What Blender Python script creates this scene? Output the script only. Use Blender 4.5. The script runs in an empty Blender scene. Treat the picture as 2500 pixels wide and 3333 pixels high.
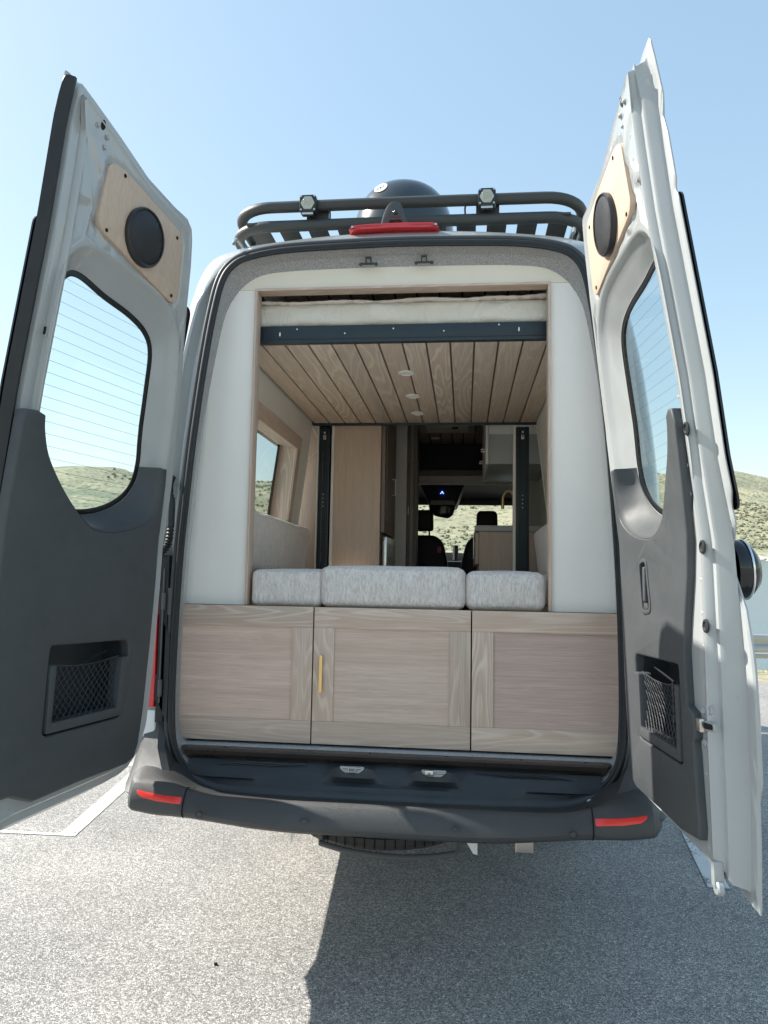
import bpy, bmesh, math, random
import numpy as np
from mathutils import Vector, Matrix, noise
from mathutils.geometry import tessellate_polygon
R = math.radians
random.seed(4)
S = bpy.context.scene
COL = S.collection

# ------------------------------------------------------------------ camera, sky, sun, exposure
cam = bpy.data.objects.new('camera', bpy.data.cameras.new('camera'))
COL.objects.link(cam); S.camera = cam
yw, pt, rl = R(6.265), R(5.071), R(1.034)
fwd = Vector((-math.sin(yw)*math.cos(pt), math.cos(yw)*math.cos(pt), math.sin(pt)))
rt0 = Vector((math.cos(yw), math.sin(yw), 0)); up0 = rt0.cross(fwd)
rt = rt0*math.cos(rl)+up0*math.sin(rl); up = -rt0*math.sin(rl)+up0*math.cos(rl)
m = Matrix((rt, up, -fwd)).transposed().to_4x4(); m.translation = (0.26, -2.673, 1.4)
cam.matrix_world = m
cam.data.sensor_fit = 'HORIZONTAL'; cam.data.sensor_width = 36; cam.data.lens = 36*2420/2500
cam.data.clip_start = 0.05; cam.data.clip_end = 6000

SUN_DIR = Vector((-1.13, 0.23, 1.0)).normalized()          # towards the sun
W = bpy.data.worlds.new('World'); S.world = W; W.use_nodes = True
nt = W.node_tree; nt.nodes.clear()
sky = nt.nodes.new('ShaderNodeTexSky'); sky.sky_type = 'NISHITA'; sky.sun_disc = False
sky.sun_elevation = math.asin(SUN_DIR.z)
sky.sun_rotation = math.atan2(SUN_DIR.x, SUN_DIR.y)
sky.altitude = 300; sky.air_density = 1.0; sky.dust_density = 0.7; sky.ozone_density = 1.0
hs = nt.nodes.new('ShaderNodeMix'); hs.data_type = 'RGBA'; hs.blend_type = 'MULTIPLY'
hs.inputs[0].default_value = 1; hs.inputs[7].default_value = (1.10, 1.05, 0.93, 1)
bg = nt.nodes.new('ShaderNodeBackground'); bg.inputs[1].default_value = 0.14
wo = nt.nodes.new('ShaderNodeOutputWorld')
gm = nt.nodes.new('ShaderNodeGamma'); gm.inputs[1].default_value = .48
sa = nt.nodes.new('ShaderNodeHueSaturation'); sa.inputs['Saturation'].default_value = 1.52; sa.inputs['Value'].default_value = 1.0
nt.links.new(sky.outputs[0], gm.inputs[0]); nt.links.new(gm.outputs[0], sa.inputs['Color'])
nt.links.new(sa.outputs[0], hs.inputs[6]); nt.links.new(hs.outputs[2], bg.inputs[0]); nt.links.new(bg.outputs[0], wo.inputs[0])
sl = bpy.data.lights.new('sun', 'SUN'); sl.energy = 2.35; sl.angle = R(0.5); sl.color = (1, .95, .87)
so = bpy.data.objects.new('sun', sl); COL.objects.link(so)
so.rotation_euler = SUN_DIR.to_track_quat('Z', 'Y').to_euler()
S.view_settings.view_transform = 'Standard'; S.view_settings.look = 'None'
S.view_settings.gamma = 1; S.view_settings.use_curve_mapping = False
S.view_settings.exposure = 2.0
S.cycles.max_bounces = 12; S.cycles.diffuse_bounces = 8; S.cycles.transparent_max_bounces = 16

# ------------------------------------------------------------------ node helpers and materials
MATS = {}
def mat(name):
    x = bpy.data.materials.new(name); x.use_nodes = True; MATS[name] = x
    n = x.node_tree; return x, n, n.nodes['Principled BSDF']
def nd(n, t, **k):
    o = n.nodes.new(t)
    for a, v in k.items():
        if a.startswith('i_'):
            o.inputs[a[2:].replace('_', ' ')].default_value = v
        else: setattr(o, a, v)
    return o
def coords(n, kind='Object', scale=(1, 1, 1), rand=0.0):
    tc = nd(n, 'ShaderNodeTexCoord'); mp = nd(n, 'ShaderNodeMapping')
    n.links.new(tc.outputs[kind], mp.inputs[0]); mp.inputs['Scale'].default_value = scale
    if rand:
        oi = nd(n, 'ShaderNodeObjectInfo'); mu = nd(n, 'ShaderNodeMath', operation='MULTIPLY'); mu.inputs[1].default_value = rand
        n.links.new(oi.outputs['Random'], mu.inputs[0])
        cx = nd(n, 'ShaderNodeCombineXYZ')
        for i in range(3): n.links.new(mu.outputs[0], cx.inputs[i])
        n.links.new(cx.outputs[0], mp.inputs['Location'])
    return mp.outputs[0]
def ramp(n, src, stops, interp='LINEAR'):
    r = nd(n, 'ShaderNodeValToRGB'); r.color_ramp.interpolation = interp
    el = r.color_ramp.elements
    while len(el) < len(stops): el.new(0.5)
    for e, (p, c) in zip(el, stops):
        e.position = p; e.color = (c, c, c, 1) if isinstance(c, (int, float)) else (*c, 1)
    n.links.new(src, r.inputs[0]); return r.outputs[0]
def noise_n(n, vec, scale, detail=3, rough=.5, out='Fac', dist=0):
    t = nd(n, 'ShaderNodeTexNoise'); t.inputs['Scale'].default_value = scale
    t.inputs['Detail'].default_value = detail; t.inputs['Roughness'].default_value = rough
    t.inputs['Distortion'].default_value = dist
    n.links.new(vec, t.inputs['Vector']); return t.outputs[out]
def mix(n, fac, a, b, mode='MIX'):
    o = nd(n, 'ShaderNodeMix', data_type='RGBA', blend_type=mode)
    for s, v in ((0, fac), (6, a), (7, b)):
        if isinstance(v, (int, float)): o.inputs[s].default_value = v if s == 0 else (v, v, v, 1)
        elif isinstance(v, tuple): o.inputs[s].default_value = (*v, 1)
        else: n.links.new(v, o.inputs[s])
    return o.outputs[2]
def bump(n, p, h, strength, dist=0.002):
    b = nd(n, 'ShaderNodeBump'); b.inputs['Strength'].default_value = strength; b.inputs['Distance'].default_value = dist
    n.links.new(h, b.inputs['Height']); n.links.new(b.outputs[0], p.inputs['Normal']); return b
def simple(name, col, rough=.5, metal=0, coat=0, grain=0, gscale=400, var=0.0, spec=None, gdist=.001):
    x, n, p = mat(name)
    p.inputs['Base Color'].default_value = (*col, 1); p.inputs['Roughness'].default_value = rough
    p.inputs['Metallic'].default_value = metal; p.inputs['Coat Weight'].default_value = coat; p.inputs['Coat Roughness'].default_value = .06
    if spec is not None: p.inputs['Specular IOR Level'].default_value = spec
    v = coords(n)
    if grain: bump(n, p, noise_n(n, v, gscale, 2), grain, gdist)
    if var:
        f = noise_n(n, v, 6, 4, .6)
        c = mix(n, f, tuple(min(1, a*(1-var)) for a in col), tuple(min(1, a*(1+var)) for a in col))
        n.links.new(c, p.inputs['Base Color'])
        rr = ramp(n, noise_n(n, v, 14, 4, .65), [(.3, rough*.85), (.75, min(1, rough*1.2))]); n.links.new(rr, p.inputs['Roughness'])
    return x
simple('paint', (.39, .41, .41), .32, coat=.9, var=.03)
simple('paint_dull', (.22, .25, .255), .45, coat=.25, var=.05)
simple('trim', (.059, .066, .070), .55, grain=.45, gscale=700, var=.16)
simple('bumper_plastic', (.046, .047, .048), .5, spec=.7, grain=.9, gscale=520, var=.15, gdist=.0014)
simple('rubber', (.018, .02, .022), .55, var=.15)
simple('seal_grey', (.05, .058, .063), .5, var=.1)
simple('black_gloss', (.012, .013, .015), .12)
simple('frit', (.010, .011, .012), .35)
simple('sill_plastic', (.03, .036, .042), .42, grain=.3, gscale=500, var=.15)
simple('sill_metal', (.09, .075, .068), .3, metal=.6, var=.15)
simple('steel', (.60, .58, .55), .28, metal=1, var=.08)
simple('brass', (.78, .56, .26), .3, metal=1)
simple('dark_hole', (.006, .006, .007), .9)
simple('rack_metal', (.045, .05, .048), .5, grain=.7, gscale=260, var=.12)
simple('navy_metal', (.018, .032, .042), .45, var=.12)
simple('white_wall', (.93, .89, .83), .6, grain=.06, gscale=60, var=.03)
simple('cream_wall', (.84, .77, .64), .6, var=.02)
simple('plaster', (.78, .76, .71), .7, var=.03)
simple('white_plastic', (.9, .89, .86), .4)
simple('grey_enamel', (.42, .44, .43), .4, var=.04)
simple('leather', (.012, .013, .015), .5, grain=.3, gscale=300)
simple('dash', (.02, .022, .024), .6)
simple('dome_plastic', (.026, .036, .042), .22, coat=.5, var=.1)
simple('tyre', (.055, .052, .05), .75, var=.2)
simple('red_lens', (.62, .02, .025), .18, coat=1)
simple('red_bright', (.85, .045, .035), .3, coat=.6)
simple('reversing_lens', (.72, .75, .75), .15, coat=1)
simple('galvanised', (.42, .44, .45), .5, metal=.5, var=.15)
simple('white_print', (.8, .8, .8), .6)
simple('mirror_glass', (.8, .82, .85), .03, metal=1)
simple('mesh_speaker', (.02, .022, .024), .45)
simple('plastic_ring', (.02, .02, .022), .35)
simple('counter', (.5, .5, .48), .4)
simple('fabric_yellow', (.5, .38, .12), .8)
simple('dusty_pink', (.45, .38, .36), .8)
simple('pink_plastic', (.6, .02, .12), .4)
simple('underbody', (.10, .105, .105), .6, var=.2)
simple('white_reflector', (.85, .84, .80), .5)
simple('chrome_tip', (.5, .47, .42), .32, metal=1, var=.2)

def glass(name, tint, refl=.08):
    x, n, p = mat(name); n.nodes.remove(p)
    out = n.nodes['Material Output']
    t = nd(n, 'ShaderNodeBsdfTransparent'); t.inputs[0].default_value = (*tint, 1)
    g = nd(n, 'ShaderNodeBsdfGlossy'); g.inputs['Roughness'].default_value = .02
    lw = nd(n, 'ShaderNodeLayerWeight'); lw.inputs[0].default_value = .5
    pw = nd(n, 'ShaderNodeMath', operation='POWER'); n.links.new(lw.outputs['Facing'], pw.inputs[0]); pw.inputs[1].default_value = 4
    fr = nd(n, 'ShaderNodeMath', operation='MULTIPLY_ADD'); n.links.new(pw.outputs[0], fr.inputs[0]); fr.inputs[1].default_value = .8; fr.inputs[2].default_value = .05
    mx = nd(n, 'ShaderNodeMixShader')
    n.links.new(fr.outputs[0], mx.inputs[0]); n.links.new(t.outputs[0], mx.inputs[1]); n.links.new(g.outputs[0], mx.inputs[2])
    n.links.new(mx.outputs[0], out.inputs[0])
glass('glass', (.88, .955, .94))
glass('tinted_glass', (.60, .68, .67))
glass('clear_glass', (.95, .97, .96))

def oak(name, axis, dark, light, streak, cath=1.0, rings=9.0, bs=1.0):
    """washed oak: fine fibre plus cathedral figure along one axis"""
    x, n, p = mat(name)
    sc = [1, 1, 1]; sc[axis] = .10
    v = coords(n, 'Object', tuple(sc), 37.0)
    sf = [1, 1, 1]; sf[axis] = .03
    vf = coords(n, 'Object', tuple(sf), 37.0)
    fine = noise_n(n, vf, 260, 3, .6)
    med = noise_n(n, vf, 45, 3, .6)
    big = noise_n(n, v, 7.5*bs, 2, .45, dist=.25)
    mu = nd(n, 'ShaderNodeMath', operation='MULTIPLY'); n.links.new(big, mu.inputs[0]); mu.inputs[1].default_value = rings*1.6
    jit = nd(n, 'ShaderNodeMath', operation='MULTIPLY_ADD'); n.links.new(noise_n(n, vf, 90, 2), jit.inputs[0]); jit.inputs[1].default_value = .28; n.links.new(mu.outputs[0], jit.inputs[2])
    frac = nd(n, 'ShaderNodeMath', operation='FRACT'); n.links.new(jit.outputs[0], frac.inputs[0])
    line = ramp(n, frac.outputs[0], [(0, 0), (.55, .12), (.78, 1), (.93, .55), (1, 0)])
    patch = ramp(n, noise_n(n, v, 3.5, 2), [(.38, .25), (.62, 1)])
    lf = mix(n, 1.0, line, patch, 'MULTIPLY')
    base = mix(n, ramp(n, med, [(.3, 0), (.7, 1)]), dark, light)
    base = mix(n, ramp(n, fine, [(.35, .0), (.62, .45)]), base, tuple(a*.78 for a in dark))
    cf = nd(n, 'ShaderNodeMath', operation='MULTIPLY'); n.links.new(lf, cf.inputs[0]); cf.inputs[1].default_value = cath
    base = mix(n, cf.outputs[0], base, streak)
    oi = nd(n, 'ShaderNodeObjectInfo')
    base = mix(n, 1.0, base, ramp(n, oi.outputs['Random'], [(0, (.90, .90, .90)), (1, (1.06, 1.05, 1.03))]), 'MULTIPLY')
    n.links.new(base, p.inputs['Base Color'])
    n.links.new(ramp(n, fine, [(.3, .5), (.7, .68)]), p.inputs['Roughness'])
    bump(n, p, fine, .25, .0006)
OD, OL, OS = (.57, .43, .345), (.69, .54, .44), (.81, .69, .585)
for i, a in enumerate('xyz'):
    oak('oak_'+a, i, OD, OL, OS, .72, 12, 1.1)
oak('panel_oak', 0, (.62, .445, .37), (.78, .60, .505), (.84, .68, .58), .25, 14, 1.6)
oak('panel_oak_light', 0, (.68, .50, .40), (.84, .66, .54), (.88, .73, .61), .25, 14, 1.6)
oak('panel_oak_pink', 0, (.58, .42, .355), (.72, .55, .475), (.81, .65, .57), .25, 14, 1.6)
oak('panel_oak_z', 2, (.66, .51, .41), (.74, .585, .475), (.78, .63, .52), .25, 12, 1.3)
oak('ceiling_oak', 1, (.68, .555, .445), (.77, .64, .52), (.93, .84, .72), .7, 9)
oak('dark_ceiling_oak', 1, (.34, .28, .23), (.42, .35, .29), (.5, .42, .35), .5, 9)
oak('smoked_oak', 2, (.24, .19, .16), (.30, .24, .2), (.34, .27, .23), .3, 9)
oak('birch', 2, (.60, .46, .35), (.66, .52, .41), (.56, .43, .33), .18, 6)
simple('oak_edge', (.42, .33, .25), .6, var=.1)

x, n, p = mat('cushion')                                   # woven light grey fabric with vertical slubs
v = coords(n, 'Object', (1, 1, .22)); v2 = coords(n)
s1 = noise_n(n, v, 190, 3, .65); s2 = noise_n(n, v2, 330, 3, .7); s3 = noise_n(n, v, 60, 2)
f = ramp(n, s1, [(.36, 0), (.64, 1)])
c = mix(n, f, (.62, .555, .52), (.92, .855, .80))
c = mix(n, ramp(n, s2, [(.35, 0), (.68, .55)]), c, (.52, .48, .45))
c = mix(n, ramp(n, s3, [(.5, 0), (.7, .4)]), c, (.94, .89, .84))
n.links.new(c, p.inputs['Base Color']); p.inputs['Roughness'].default_value = .95; p.inputs['Sheen Weight'].default_value = .3
bump(n, p, mix(n, .5, s1, s2), .8, .003)
x, n, p = mat('felt')
v = coords(n); s1 = noise_n(n, v, 260, 4, .7)
n.links.new(mix(n, ramp(n, s1, [(.38, 0), (.64, 1)]), (.24, .237, .235), (.50, .495, .49)), p.inputs['Base Color'])
p.inputs['Roughness'].default_value = .95; bump(n, p, s1, .6, .002)
x, n, p = mat('carpet')
v = coords(n); s1 = noise_n(n, v, 260, 4, .7)
n.links.new(mix(n, ramp(n, s1, [(.38, 0), (.64, 1)]), (.30, .32, .33), (.62, .64, .65)), p.inputs['Base Color'])
p.inputs['Roughness'].default_value = .95; bump(n, p, s1, .8, .004)
x, n, p = mat('linen')
v = coords(n, 'Object', (1, 1, .6)); s1 = noise_n(n, v, 9, 5, .6, dist=.8); s2 = noise_n(n, coords(n), 700, 2)
p.inputs['Base Color'].default_value = (.86, .82, .72, 1); p.inputs['Roughness'].default_value = .9
bump(n, p, mix(n, .08, s1, s2), .9, .03)
x, n, p = mat('quilt')
v = coords(n); s1 = noise_n(n, v, 30, 4, .6)
p.inputs['Base Color'].default_value = (.82, .77, .74, 1); p.inputs['Roughness'].default_value = .95
bump(n, p, s1, .9, .02)

def asphalt(name, worn=False):
    x, n, p = mat(name)
    v = coords(n, 'Object')
    wv = nd(n, 'ShaderNodeTexNoise'); wv.inputs['Scale'].default_value = 90; n.links.new(v, wv.inputs['Vector'])
    vv = mix(n, .012, v, wv.outputs['Color'], 'ADD')
    vo = nd(n, 'ShaderNodeTexVoronoi'); vo.inputs['Scale'].default_value = 165; n.links.new(vv, vo.inputs['Vector'])
    ve = nd(n, 'ShaderNodeTexVoronoi', feature='DISTANCE_TO_EDGE'); ve.inputs['Scale'].default_value = 165; n.links.new(vv, ve.inputs['Vector'])
    sep = nd(n, 'ShaderNodeSeparateColor'); n.links.new(vo.outputs['Color'], sep.inputs[0])
    stone = ramp(n, sep.outputs[0], [(0, (.24, .232, .22)), (.3, (.42, .408, .388)), (.6, (.56, .545, .52)), (.85, (.70, .68, .645)), (1, (.90, .87, .82))])
    e = ramp(n, ve.outputs['Distance'], [(.03, 0), (.16, 1)])
    col = mix(n, e, (.13, .125, .118), stone)
    big = ramp(n, noise_n(n, v, 1.3, 4, .6), [(.3, (.82, .82, .82)), (.7, (1.12, 1.11, 1.09))])
    col = mix(n, 1.0, col, big, 'MULTIPLY')
    sp = ramp(n, noise_n(n, v, 3.1, 2), [(.70, 0), (.76, .25)])
    col = mix(n, sp, col, (.06, .058, .055))
    hgt = mix(n, .6, e, sep.outputs[1])
    if worn:
        w = ramp(n, mix(n, .5, noise_n(n, v, 75, 3, .7), noise_n(n, v, 9, 3)), [(.40, 0), (.47, 1)])
        col = mix(n, w, col, (.84, .84, .81))
    n.links.new(col, p.inputs['Base Color']); p.inputs['Roughness'].default_value = .85
    bump(n, p, hgt, .8, .004)
asphalt('asphalt'); asphalt('road_paint', True)

x, n, p = mat('hillside')
v = coords(n, 'Object'); vs = coords(n, 'Object', (1, 1, 2.2))
g1 = noise_n(n, v, .012, 5, .6); g2 = noise_n(n, v, .05, 5, .65); g3 = noise_n(n, v, .25, 4, .7)
c = mix(n, ramp(n, g1, [(.40, 0), (.60, 1)]), (.31, .295, .19), (.19, .22, .14))
c = mix(n, ramp(n, g2, [(.45, 0), (.62, .7)]), c, (.42, .38, .25))
vo = nd(n, 'ShaderNodeTexVoronoi'); vo.inputs['Scale'].default_value = .33; n.links.new(v, vo.inputs['Vector'])
bsh = ramp(n, vo.outputs['Distance'], [(.25, 1), (.5, 0)])
bm_ = mix(n, 1.0, bsh, ramp(n, g3, [(.42, 0), (.55, 1)]), 'MULTIPLY')
c = mix(n, bm_, c, (.09, .095, .06))
n.links.new(c, p.inputs['Base Color']); p.inputs['Roughness'].default_value = .95
bump(n, p, g3, .7, 2.0)
x, n, p = mat('dirt')
v = coords(n); c = mix(n, ramp(n, noise_n(n, v, 2.5, 6, .7), [(.35, 0), (.65, 1)]), (.24, .20, .14), (.46, .40, .30))
n.links.new(c, p.inputs['Base Color']); p.inputs['Roughness'].default_value = 1; bump(n, p, noise_n(n, v, 30, 4), .8, .02)
x, n, p = mat('water')
v = coords(n); p.inputs['Base Color'].default_value = (.10, .14, .155, 1); p.inputs['Roughness'].default_value = .22
bump(n, p, noise_n(n, v, .9, 4, .6), .5, .12)
simple('grass_blade', (.30, .33, .10), .8, var=.3)
simple('dry_grass', (.48, .42, .22), .8, var=.3)
simple('scrub', (.19, .19, .12), .9, var=.3)
simple('boulder', (.5, .47, .42), .9, var=.2)
x, n, p = mat('blue_led'); p.inputs['Emission Color'].default_value = (.1, .2, 1, 1); p.inputs['Emission Strength'].default_value = 3
x, n, p = mat('net_cord'); p.inputs['Base Color'].default_value = (.03, .035, .04, 1); p.inputs['Roughness'].default_value = .45

# ------------------------------------------------------------------ mesh helpers
def tag(o, label=None, cat=None, group=None, kind=None):
    if label: o['label'] = label
    if cat: o['category'] = cat
    if group: o['group'] = group
    if kind: o['kind'] = kind
    return o
def empty(name, loc=(0, 0, 0), label=None, cat=None, group=None):
    o = bpy.data.objects.new(name, None); COL.objects.link(o); o.location = loc; o.empty_display_size = .1
    return tag(o, label, cat, group)
def link(name, me, parent=None, local=True):
    o = bpy.data.objects.new(name, me); COL.objects.link(o)
    if parent is not None:
        o.parent = parent
    return o
class MB:
    """collects geometry in one coordinate map; build() links it as one object"""
    def __init__(s, mp=None): s.bm = bmesh.new(); s.mp = mp; s.mi = 0
    def add(s, vs, fs, mi=None):
        nv = [s.bm.verts.new(v) for v in vs]
        for f in fs:
            try:
                ff = s.bm.faces.new([nv[i] for i in f]); ff.material_index = s.mi if mi is None else mi
            except ValueError: pass
        return nv
    def box(s, x0, x1, y0, y1, z0, z1, b=0, seg=2, mi=None):
        c = Vector(((x0+x1)/2, (y0+y1)/2, (z0+z1)/2)); d = Vector((x1-x0, y1-y0, z1-z0))
        t = bmesh.new(); bmesh.ops.create_cube(t, size=1)
        for v in t.verts: v.co = Vector((v.co.x*d.x, v.co.y*d.y, v.co.z*d.z))+c
        if b: bmesh.ops.bevel(t, geom=t.edges[:], offset=b, segments=seg, affect='EDGES', profile=.6)
        s._merge(t, mi); return s
    def _merge(s, t, mi=None):
        t.verts.index_update()
        s.add([v.co.copy() for v in t.verts], [[v.index for v in f.verts] for f in t.faces], mi); t.free()
    def cyl(s, c, ax, r, h, n=24, r2=None, b=0, mi=None):
        """disc/cylinder from c along ax with length h"""
        ax = Vector(ax).normalized(); c = Vector(c); q = ax.to_track_quat('Z', 'Y')
        r2 = r if r2 is None else r2
        prof = [(0, 0), (r, 0), (r, h-b), (r2-b, h), (0, h)] if b else [(0, 0), (r, 0), (r2, h), (0, h)]
        return s.lathe(c, q, prof, n, mi)
    def lathe(s, c, q, prof, n=24, mi=None):
        vs = []; fs = []
        for j, (rr, zz) in enumerate(prof):
            for i in range(n):
                a = 2*math.pi*i/n
                vs.append(Vector(c)+q @ Vector((rr*math.cos(a), rr*math.sin(a), zz)))
        for j in range(len(prof)-1):
            for i in range(n):
                k = (i+1) % n; fs.append((j*n+i, j*n+k, (j+1)*n+k, (j+1)*n+i))
        s.add(vs, fs, mi); bmesh.ops.remove_doubles(s.bm, verts=s.bm.verts[:], dist=1e-6) if n*len(prof) < 1500 else None
        return s
    def tube(s, pts, r, n=8, closed=False, cap=True, sq=1.0, rf=None, mi=None):
        P = [Vector(p) for p in pts]; N = len(P); vs = []; fs = []
        ref = Vector((.13, .21, .97)).normalized(); prev = None
        for i, p in enumerate(P):
            a = P[(i-1) % N] if closed or i else P[i]; b = P[(i+1) % N] if closed or i < N-1 else P[i]
            t = (b-a).normalized()
            if prev is None: u = t.cross(ref).normalized()
            else: u = (prev-t*prev.dot(t)).normalized()
            prev = u; w = t.cross(u); rr = rf(i/(N-1)) if rf else r
            for k in range(n):
                an = 2*math.pi*k/n; vs.append(p+u*math.cos(an)*rr+w*math.sin(an)*rr*sq)
        M = N if closed else N-1
        for i in range(M):
            for k in range(n):
                j = (i+1) % N; l = (k+1) % n; fs.append((i*n+k, i*n+l, j*n+l, j*n+k))
        if not closed and cap: fs.append(tuple(range(n))[::-1]); fs.append(tuple((N-1)*n+k for k in range(n)))
        s.add(vs, fs, mi); return s
    def plate(s, outer, holes=(), t0=0, t1=.01, b=0, back=False, mi=None, steps=2):
        """2D polygon (u,v) given depth t0..t1 with a rounded front edge"""
        outer = ccw(outer); hs_ = [ccw(h)[::-1] for h in holes]
        loops = [outer]+hs_
        def at(ins, t): return [[(p[0], p[1], t) for p in (offset(l, ins) if ins else l)] for l in loops]
        prof = [(0, t0)]
        if b:
            for k in range(steps+1):
                a = math.pi/2*k/steps; prof.append((b*(1-math.cos(a)), t1-b*math.copysign(1, t1-t0)+b*math.copysign(1, t1-t0)*math.sin(a)))
        else: prof.append((0, t1))
        rings = [at(i, t) for i, t in prof]
        for a, c_ in zip(rings[:-1], rings[1:]):
            for la, lb in zip(a, c_):
                k = len(la); vs = [Vector(q) for q in la]+[Vector(q) for q in lb]
                s.add(vs, [(i, (i+1) % k, k+(i+1) % k, k+i) for i in range(k)], mi)
        for ring, on in ((rings[-1], True), (rings[0], back)):
            if on:
                tri = tessellate_polygon([[Vector(q) for q in l] for l in ring])
                s.add([Vector(q) for l in ring for q in l], [tuple(t) for t in tri], mi)
        bmesh.ops.remove_doubles(s.bm, verts=s.bm.verts[:], dist=1e-6)
        return s
    def slices(s, axis, vals):
        for v in vals:
            no = [0, 0, 0]; no[axis] = 1; co = [0, 0, 0]; co[axis] = v
            bmesh.ops.bisect_plane(s.bm, geom=s.bm.verts[:]+s.bm.edges[:]+s.bm.faces[:], plane_co=co, plane_no=no, dist=1e-7)
        return s
    def build(s, name, mats, parent=None, smooth=35, **k):
        if s.mp:
            for v in s.bm.verts: v.co = s.mp(v.co)
        bmesh.ops.recalc_face_normals(s.bm, faces=s.bm.faces[:])
        me = bpy.data.meshes.new(name); s.bm.to_mesh(me); s.bm.free()
        for mm in ([mats] if isinstance(mats, str) else mats): me.materials.append(MATS[mm])
        if smooth:
            me.shade_smooth(); me.set_sharp_from_angle(angle=R(smooth))
        o = bpy.data.objects.new(name, me); COL.objects.link(o)
        if parent is None:                     # top level: own origin at the middle of its base
            cs = [v.co for v in me.vertices]
            c = Vector(((min(a.x for a in cs)+max(a.x for a in cs))/2, (min(a.y for a in cs)+max(a.y for a in cs))/2, min(a.z for a in cs)))
            me.transform(Matrix.Translation(-c)); o.location = c
        else:
            o.parent = parent
            q = parent; off = Vector((0, 0, 0))
            while q: off += q.location; q = q.parent
            me.transform(Matrix.Translation(-off)) if off.length > 0 else None
        return tag(o, **k)
def area(p): return sum(p[i][0]*p[(i+1) % len(p)][1]-p[(i+1) % len(p)][0]*p[i][1] for i in range(len(p)))/2
def ccw(p): return list(p) if area(p) > 0 else list(p)[::-1]
def offset(p, d):
    """inset a ccw loop by d (a cw hole grows)"""
    out = []; n_ = len(p)
    for i in range(n_):
        a = Vector(p[i-1][:2]); b = Vector(p[i][:2]); c = Vector(p[(i+1) % n_][:2])
        e1 = b-a; e2 = c-b
        if e1.length < 1e-9: e1 = e2
        if e2.length < 1e-9: e2 = e1
        e1.normalize(); e2.normalize()
        n1 = Vector((-e1.y, e1.x)); n2 = Vector((-e2.y, e2.x)); mm = n1+n2
        if mm.length < 1e-6: mm = n1
        mm.normalize(); k = max(.5, mm.dot(n1)); out.append(tuple(b+mm*d/k))
    return out
def fillet(pts, r, n=5):
    """round the corners of a polygon; r a number or one per corner"""
    out = []; N = len(pts)
    for i in range(N):
        rr = r[i] if isinstance(r, (list, tuple)) else r
        a, b, c = Vector(pts[i-1]), Vector(pts[i]), Vector(pts[(i+1) % N])
        e1 = a-b; e2 = c-b; l = min(rr, e1.length*.49, e2.length*.49)
        if l < 1e-5: out.append(tuple(b)); continue
        p0 = b+e1.normalized()*l; p2 = b+e2.normalized()*l
        for k in range(n+1):
            t = k/n; out.append(tuple(p0*(1-t)**2+b*2*t*(1-t)+p2*t*t))
    return out
def rrect(x0, x1, y0, y1, r, n=5): return fillet([(x0, y0), (x1, y0), (x1, y1), (x0, y1)], r, n)
def spline(pts, per=6, closed=False):
    P = [Vector(p) for p in pts]; N = len(P); out = []
    for i in range(N if closed else N-1):
        g = lambda j: P[j % N] if closed else P[max(0, min(N-1, j))]
        p0, p1, p2, p3 = g(i-1), g(i), g(i+1), g(i+2)
        for k in range(per):
            t = k/per
            out.append(.5*((2*p1)+(-p0+p2)*t+(2*p0-5*p1+4*p2-p3)*t*t+(-p0+3*p1-3*p2+p3)*t**3))
    if not closed: out.append(P[-1])
    return out
def circ(cx, cy, r, n=24, ry=None): return [(cx+r*math.cos(2*math.pi*i/n), cy+(ry or r)*math.sin(2*math.pi*i/n)) for i in range(n)]
def rayhit(poly, c, a):
    d = Vector((math.cos(a), math.sin(a))); best = None
    for i in range(len(poly)):
        p = Vector(poly[i][:2])-c; q = Vector(poly[(i+1) % len(poly)][:2])-c
        e = q-p; den = d.x*e.y-d.y*e.x
        if abs(den) < 1e-12: continue
        t = (p.x*e.y-p.y*e.x)/den; s_ = (p.x*d.y-p.y*d.x)/den
        if t > 0 and -1e-6 <= s_ <= 1+1e-6:
            if best is None or t > best: best = t
    return c+d*(best or .01)
def inside(poly, x, y):
    r = False; j = len(poly)-1
    for i in range(len(poly)):
        xi, yi = poly[i][:2]; xj, yj = poly[j][:2]
        if (yi > y) != (yj > y) and x < (xj-xi)*(y-yi)/(yj-yi)+xi: r = not r
        j = i
    return r
def sdf(poly, x, y):
    d = 1e9; p = Vector((x, y))
    for i in range(len(poly)):
        a = Vector(poly[i][:2]); b = Vector(poly[(i+1) % len(poly)][:2]); e = b-a
        t = max(0, min(1, (p-a).dot(e)/max(1e-12, e.dot(e)))); d = min(d, (p-a-e*t).length)
    return -d if inside(poly, x, y) else d
def interp(x, xs, ys):
    return float(np.interp(x, xs, ys))
def sstep(x): x = max(0, min(1, x)); return x*x*(3-2*x)

def xzmap(y0=0, sgn=-1): return lambda c: Vector((c.x, y0+sgn*c.z, c.y))      # plate (u,v,t) -> x,z plane; t towards the camera

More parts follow.
